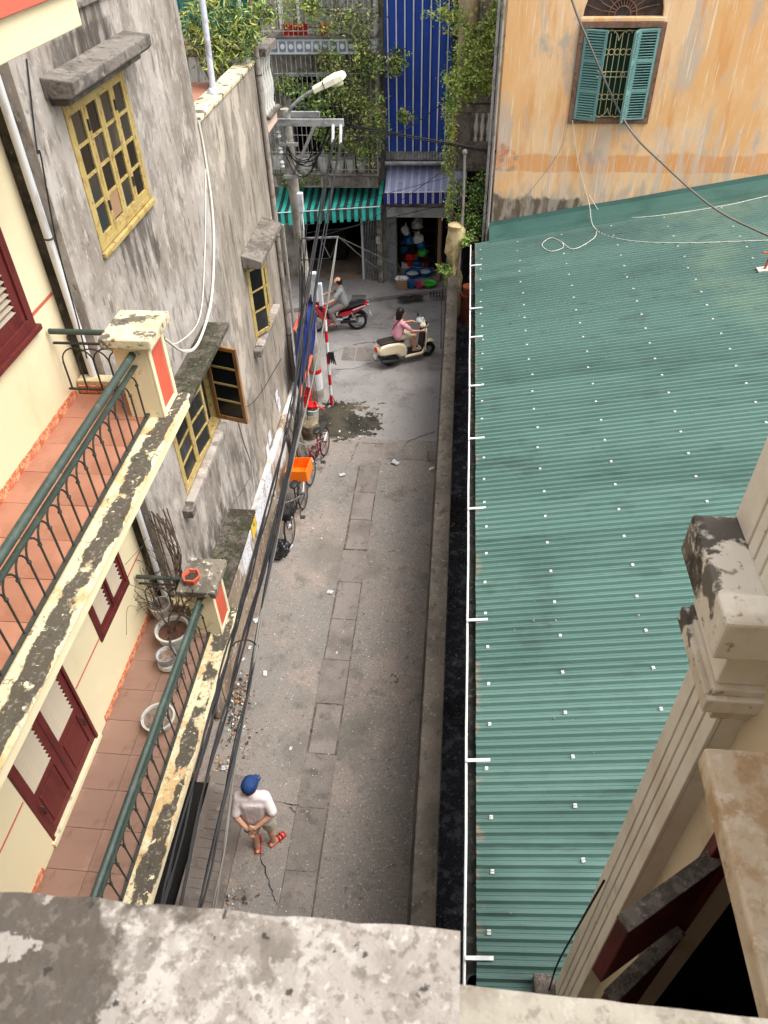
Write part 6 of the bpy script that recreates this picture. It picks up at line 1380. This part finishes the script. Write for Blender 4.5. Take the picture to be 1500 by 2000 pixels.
# --- man walking in the alley, seen from behind
fl, fr = at(506, 1657, Z=0), at(533, 1650, Z=0); mid = (fl+fr)/2; mid.z = 0
mn = root('person', 'person in a blue cap, pale shirt and red sandals with hands clasped behind the back', 'person', mid, math.radians(6), .95)
fx, fy = Vector((fl.x-mid.x, fl.y-mid.y, 0)), Vector((fr.x-mid.x, fr.y-mid.y, 0))
aL, aR = Vector((-.105, -.03, .085)), Vector((.105, .05, .085))
kL, kR = Vector((-.10, .03, .49)), Vector((.11, .06, .49)); hL, hR = Vector((-.085, 0, .92)), Vector((.085, 0, .92))
sL, sR = Vector((-.165, 0, 1.42)), Vector((.165, 0, 1.42)); eL, eR = Vector((-.235, -.11, 1.15)), Vector((.245, -.10, 1.16)); wL, wR = Vector((-.085, -.20, .93)), Vector((.01, -.20, .99))
hc = Vector((.01, .045, 1.635)); hf = Vector((.8, 1, 0))
caps = chain([aL, kL, hL], [.04, .055, .08])+chain([aR, kR, hR], [.04, .055, .08])+[(aL+(kL-aL)*.55+Vector((0, -.012, 0)), .055, aL+(kL-aL)*.75+Vector((0, -.012, 0)), .055), (aR+(kR-aR)*.55+Vector((0, -.012, 0)), .055, aR+(kR-aR)*.75+Vector((0, -.012, 0)), .055)]
for x in (-.085, 0, .085): caps.append(((x, 0, .95), .10, (x*1.2, 0, 1.34), .105))
caps += chain([(0, .0, 1.40), (.0, .03, 1.56)], [.07, .052])+[(sL, .06, sR, .06)]+chain([sL, eL, wL], [.055, .042, .028])+chain([sR, eR, wR], [.055, .042, .028])
caps += [(aL, .04, aL+Vector((0, .03, -.045)), .035), (aR, .04, aR+Vector((.02, .03, -.045)), .035)]+[(aL+Vector((0, -.05, -.05)), .03, aL+Vector((-.01, .13, -.06)), .028), (aR+Vector((-.03, -.04, -.05)), .03, aR+Vector((.11, .09, -.06)), .028)]
caps += hand(wL, (.25, -.05, -1), (1, .1, 0), curl=.55)+hand(wR, (-1, -.05, -.25), (0, .3, 1), curl=.8)+head(hc, hf)
flesh('body', M_skin, mn, caps, .009, 4)
face(hc, hf, mn)
sh_ = []
for x in (-.085, -.043, 0, .043, .085): sh_.append(((x, 0, .90), .122, (x*1.1, 0, 1.33), .12))
sh_ += [(sL+Vector((.02, 0, .0)), .082, sR-Vector((.02, 0, 0)), .082), (sL, .075, sL+(eL-sL)*.85, .066), (sR, .075, sR+(eR-sR)*.85, .07), ((-.02, .0, 1.44), .075, (.02, 0, 1.49), .066)]
sh_ += [((.12, -.03, .86), .09, (.15, -.02, 1.0), .09), ((-.11, -.01, .88), .09, (-.12, 0, 1.0), .09)]
flesh('shirt', M_shirtw, mn, sh_, .011, 14)
MB().torus((.0, .025, 1.525), .062, .014, 'Z', 20, 6).build('collar', M_shirtw, mn, smooth=True)
MB().tube([Vector((.0+.066*math.cos(q*.4), .025+.066*math.sin(q*.4), 1.545+.006*math.sin(q))) for q in range(16)], .0045, 5).build('lanyard', M_redtr, mn)
flesh('shorts', M_shorts, mn, [(hL+Vector((0, 0, -.02)), .112, kL+Vector((0, 0, .04)), .095), (hR+Vector((0, 0, -.02)), .112, kR+Vector((0, 0, .04)), .095), ((-.07, 0, .94), .115, (.07, 0, .94), .115)], .012, 4)
cp = flesh('cap', M_cap_b, mn, [(hc+Vector((-.01, -.03, .035)), .108, hc+Vector((0, .0, .035)), .106)], .010, 3)
hf_ = hf.normalized(); s_ = hf_.cross(Vector((0, 0, 1)))
flesh('cap_brim', M_cap_b, cp, [(hc+hf_*.09+s_*.05+Vector((0, 0, .02)), .018, hc+hf_*.14+s_*.035+Vector((0, 0, .005)), .012), (hc+hf_*.09-s_*.05+Vector((0, 0, .02)), .018, hc+hf_*.14-s_*.035+Vector((0, 0, .005)), .012), (hc+hf_*.09+Vector((0, 0, .024)), .018, hc+hf_*.155+Vector((0, 0, .008)), .012)], .009, 3)
flesh('hair', M_hair, mn, [(hc+Vector((-.02, -.045, -.04)), .072, hc+Vector((0, -.03, -.01)), .085)], .010, 3)
for k, (an_, dx) in enumerate(((aL, Vector((-.02, .15, 0))), (aR, Vector((.13, .11, 0))))):
    d_ = dx.normalized(); pp_ = Vector((-d_.y, d_.x, 0)); c = an_+d_*.06; c.z = 0
    m_ = MB(); m_.ob(c+Vector((0, 0, .017)), d_*.135, pp_*.047, (0, 0, .012)); sd_ = m_.build('sandal', M_sandal, mn, bevel=.01)
    for q in (.02, .07): MB().tube([c+d_*q+pp_*.05+Vector((0, 0, .02)), c+d_*q+pp_*.02+Vector((0, 0, .075)), c+d_*q-pp_*.02+Vector((0, 0, .075)), c+d_*q-pp_*.05+Vector((0, 0, .02))], .014, 6).build('strap', M_sandal, sd_)
MB().torus(tuple(wL+Vector((-.01, .0, .03))), .034, .010, 'Z', 16, 6).build('wristwatch', M_bpl, mn)
# --- woman on the scooter (local to scooter frame)
def rider(lab, loc, rz, sc_, seat, pel, kn, an, shd_, el, wr, hc, hf, top, bottoms, hair, shoes, thick=1, bare_legs=True):
    t = root('person', lab, 'person', loc, rz, sc_)
    caps = []
    pelv = Vector(pel); sh = Vector(shd_)
    for s in (-1, 1):
        h = pelv+Vector((0, s*.085, 0)); k = Vector((kn[0], s*kn[1], kn[2])); a_ = Vector((an[0], s*an[1], an[2])); S_ = sh+Vector((0, s*.17, 0)); e = Vector((el[0], s*el[1], el[2])); w_ = Vector((wr[0], s*wr[1], wr[2]))
        caps += chain([h, k, a_], [.085*thick, .058*thick, .038*thick])+chain([S_, e, w_], [.052*thick, .04*thick, .027*thick])+[(a_, .036, a_+Vector((.14, s*.01, -.04)), .03), (a_+Vector((-.04, 0, -.03)), .03, a_, .036)]
        caps += hand(w_, (.75, -s*.25, -.1), (0, -s, 0), curl=.9)
    for y_ in (-.075, 0, .075): caps.append((pelv+Vector((0, y_, .0)), .10*thick, sh+Vector((0, y_*1.2, -.06)), .095*thick))
    caps += [(sh+Vector((0, -.15, 0)), .055, sh+Vector((0, .15, 0)), .055), (sh+Vector((.01, 0, .03)), .055, Vector(hc)+Vector((-.01, 0, -.08)), .05)]+head(hc, hf)
    flesh('body', M_skin, t, caps, .010, 4); face(hc, hf, t)
    tp = []
    for y_ in (-.085, -.043, 0, .043, .085): tp.append((pelv+Vector((-.01, y_, .03)), .122*thick, sh+Vector((0, y_*1.15, -.07)), .112*thick))
    tp.append((sh+Vector((0, -.15, -.01)), .075, sh+Vector((0, .15, -.01)), .075))
    for s in (-1, 1):
        S_ = sh+Vector((0, s*.17, 0)); e = Vector((el[0], s*el[1], el[2])); tp.append((S_, .075*thick, S_+(e-S_)*.62, .066*thick))
    flesh('shirt', top, t, tp, .012, 9)
    bt = [(pelv+Vector((0, -.07, 0)), .125*thick, pelv+Vector((0, .07, 0)), .125*thick)]
    for s in (-1, 1):
        h = pelv+Vector((0, s*.085, 0)); k = Vector((kn[0], s*kn[1], kn[2])); a_ = Vector((an[0], s*an[1], an[2]))
        if bare_legs: bt.append((h, .112*thick, h+(k-h)*.62, .095*thick))
        else: bt += chain([h, k, a_+Vector((0, 0, .05))], [.115*thick, .085*thick, .06*thick])
    flesh('shorts' if bare_legs else 'trousers', bottoms, t, bt, .012, 4)
    flesh('hair', M_hair, t, [(Vector(p0), r0, Vector(p1), r1) for p0, r0, p1, r1 in hair], .010, 3)
    for s in (-1, 1):
        a_ = Vector((an[0], s*an[1], an[2])); flesh('shoe', shoes, t, [(a_+Vector((-.03, 0, -.05)), .036, a_+Vector((.15, s*.01, -.06)), .034)], .012, 3)
    return t
W_ = (a+b)/2
rider('person in a pink shirt and beige shorts riding the cream scooter', W_, hd_, SS, None, (-.34, 0, .86), (.12, .12, .80), (.12, .11, .41), (-.27, 0, 1.27), (-.02, .27, 1.04), (.24, .31, 1.01), (-.22, 0, 1.50), (1, -.05, 0), M_pink, M_shorts,
      [((-.25, 0, 1.545), .105, (-.235, 0, 1.53), .108), ((-.29, 0, 1.50), .085, (-.315, 0, 1.37), .07), ((-.26, -.05, 1.5), .065, (-.28, -.055, 1.38), .05), ((-.26, .05, 1.5), .065, (-.28, .055, 1.38), .05)], mat('grey_shoe', S(150, 142, 132), .7))
o = [x for x in COL.objects if x.get('label', '').startswith('person in a pink')][0]
MB().tube(bez([(-.30, -.12, 1.36), (-.42, 0, 1.18), (-.43, .1, 1.0)], 6), .012, 6).build('bag_strap', M_maroon, o)
M_ = (a2+b2)/2
rider('person in a grey polo and grey trousers riding the red motorbike', M_, hr_, SR, None, (-.26, 0, .88), (.14, .15, .70), (.04, .14, .32), (-.16, 0, 1.30), (.06, .28, 1.09), (.26, .32, 1.03), (-.10, 0, 1.545), (1, .08, 0), M_polo, M_trou,
      [((-.165, 0, 1.54), .082, (-.17, 0, 1.50), .08), ((-.12, -.06, 1.545), .058, (-.14, -.06, 1.52), .055), ((-.12, .06, 1.545), .058, (-.14, .06, 1.52), .055)], mat('brown_sandal', S(150, 110, 80), .7), thick=1.08, bare_legs=False)
# ================================================================== bicycles
def bicycle(lab, loc, rz, fm, basket=None, crate=None, lean=.1, steer=0):
    t = root('bicycle', lab, 'bicycle', loc, rz); t.rotation_euler = (lean, 0, rz); R, r = .29, .017
    for x in (.50, -.50):
        w = MB().torus((x, 0, R+r), R, r, 'Y', 36, 6).build('wheel', M_tyre, t, smooth=True); MB().torus((x, 0, R+r), R-.018, .009, 'Y', 32, 5).build('rim', M_chrome, w, smooth=True)
        s = MB().lathe((x, 0, R+r), [(.022, -.035), (.022, .035)], 8, 'Y')
        for k in range(20): a_ = 2*math.pi*k/20; s.tube([(x, (-1)**k*.025, R+r), (x+math.cos(a_)*(R-.02), 0, R+r+math.sin(a_)*(R-.02))], .0016, 3)
        s.build('spokes', M_chrome, w)
        MB().tube(arc((x, 0, R+r), R+.035, math.radians(25), math.radians(175), 14), .014, 6).build('mudguard', fm, t, smooth=True)
    f = MB(); f.tube([(.36, 0, .72), (-.06, 0, .30)], .016, 7).tube([(.34, 0, .64), (-.13, 0, .55)], .014, 7).tube([(-.06, 0, .30), (-.18, 0, .76)], .015, 7).tube([(.37, 0, .76), (.33, 0, .60)], .018, 7)
    for s in (-1, 1): f.tube([(-.06, s*.03, .30), (-.50, s*.05, .307)], .010, 6).tube([(-.15, s*.02, .62), (-.50, s*.05, .307)], .009, 6).tube([(.35, s*.02, .62), (.44, s*.045, .45), (.50, s*.045, .307)], .011, 6)
    f.build('frame', fm, t, smooth=True)
    MB().tube(bez([(.18, -.27, .90), (.32, -.22, .91), (.37, -.05, .86), (.37, .05, .86), (.32, .22, .91), (.18, .27, .90)], 5), .011, 7).tube([(.37, 0, .70), (.37, 0, .86)], .013, 7).build('handlebar', M_chrome, t, smooth=True)
    for s in (-1, 1): MB().tube([(.17, s*.272, .90), (.27, s*.24, .907)], .016, 8).build('grip', M_bpl, t)
    MB().ball((-.20, 0, .80), .10, 12, 8, sx=1.25, sy=.85, sz=.5).build('saddle', M_bpl, t, smooth=True)
    MB().lathe((-.06, -.05, .30), [(.08, 0), (.08, .006)], 16, 'Y').build('chainring', M_iron, t)
    for s in (-1, 1): MB().tube([(-.06, s*.06, .30), (-.06+s*.11, s*.07, .30-s*.1)], .009, 6).ob((-.06+s*.11, s*.12, .30-s*.1), (.04, 0, 0), (0, .045, 0), (0, 0, .011)).build('pedal', M_iron, t)
    MB().box(-.70, -.28, -.06, .06, .665, .68).tube([(-.66, .05, .67), (-.50, .05, .31)], .007, 5).tube([(-.66, -.05, .67), (-.50, -.05, .31)], .007, 5).build('rear_rack', M_iron, t)
    MB().tube([(-.30, -.05, .28), (-.34, -.17, .01), (-.26, -.20, .01)], .009, 6).build('kickstand', M_iron, t)
    if basket:
        m = MB(); z0, z1 = .60, .84
        for k in range(9):
            y_ = -.15+.3*k/8; m.tube([(.66, y_, z1), (.62, y_*.8, z0), (.44, y_*.8, z0), (.42, y_, z1)], .0045, 4)
        for k in range(6):
            x = .42+.24*k/5
            for s in (-1, 1): m.tube([(x, s*.15, z1), (x, s*.12, z0)], .0045, 4)
        for z, q in ((z1, 1), (.72, .9), (z0, .8)): m.tube([(.42, -.15*q, z), (.66, -.15*q, z), (.66, .15*q, z), (.42, .15*q, z), (.42, -.15*q, z)], .006, 4)
        bk = m.build('basket', basket, t); MB().box(.44, .62, -.11, .11, .61, .78).build('basket_load', M_bpl, bk, bevel=.03)
    if crate:
        m = MB(); x0, x1, z0, z1 = -.86, -.42, .685, .93
        m.box(x0, x1, -.20, .20, z0, z0+.012).box(x0, x0+.012, -.20, .20, z0+.012, z1).box(x1-.012, x1, -.20, .20, z0+.012, z1).box(x0+.012, x1-.012, -.20, -.188, z0+.012, z1).box(x0+.012, x1-.012, .188, .20, z0+.012, z1)
        m.box(x0-.015, x1+.015, -.215, -.2, z1-.03, z1).box(x0-.015, x1+.015, .2, .215, z1-.03, z1).build('rear_basket', crate, t, bevel=.008)
    return t
f1_, r1_ = at(571, 1060, Z=0), at(598, 985, Z=0); c1 = (f1_+r1_)/2; bicycle('black bicycle with an orange rear basket and black front basket', c1, math.atan2(f1_.y-r1_.y, f1_.x-r1_.x), M_bpl, M_bpl, M_orp, lean=.1)
f2_, r2_ = at(613, 938, Z=0), at(636, 890, Z=0); c2 = (f2_+r2_)/2; bicycle('dark red framed bicycle with bare handlebars parked before the boards', c2, math.atan2(f2_.y-r2_.y, f2_.x-r2_.x), M_dred, None, None, lean=.08)
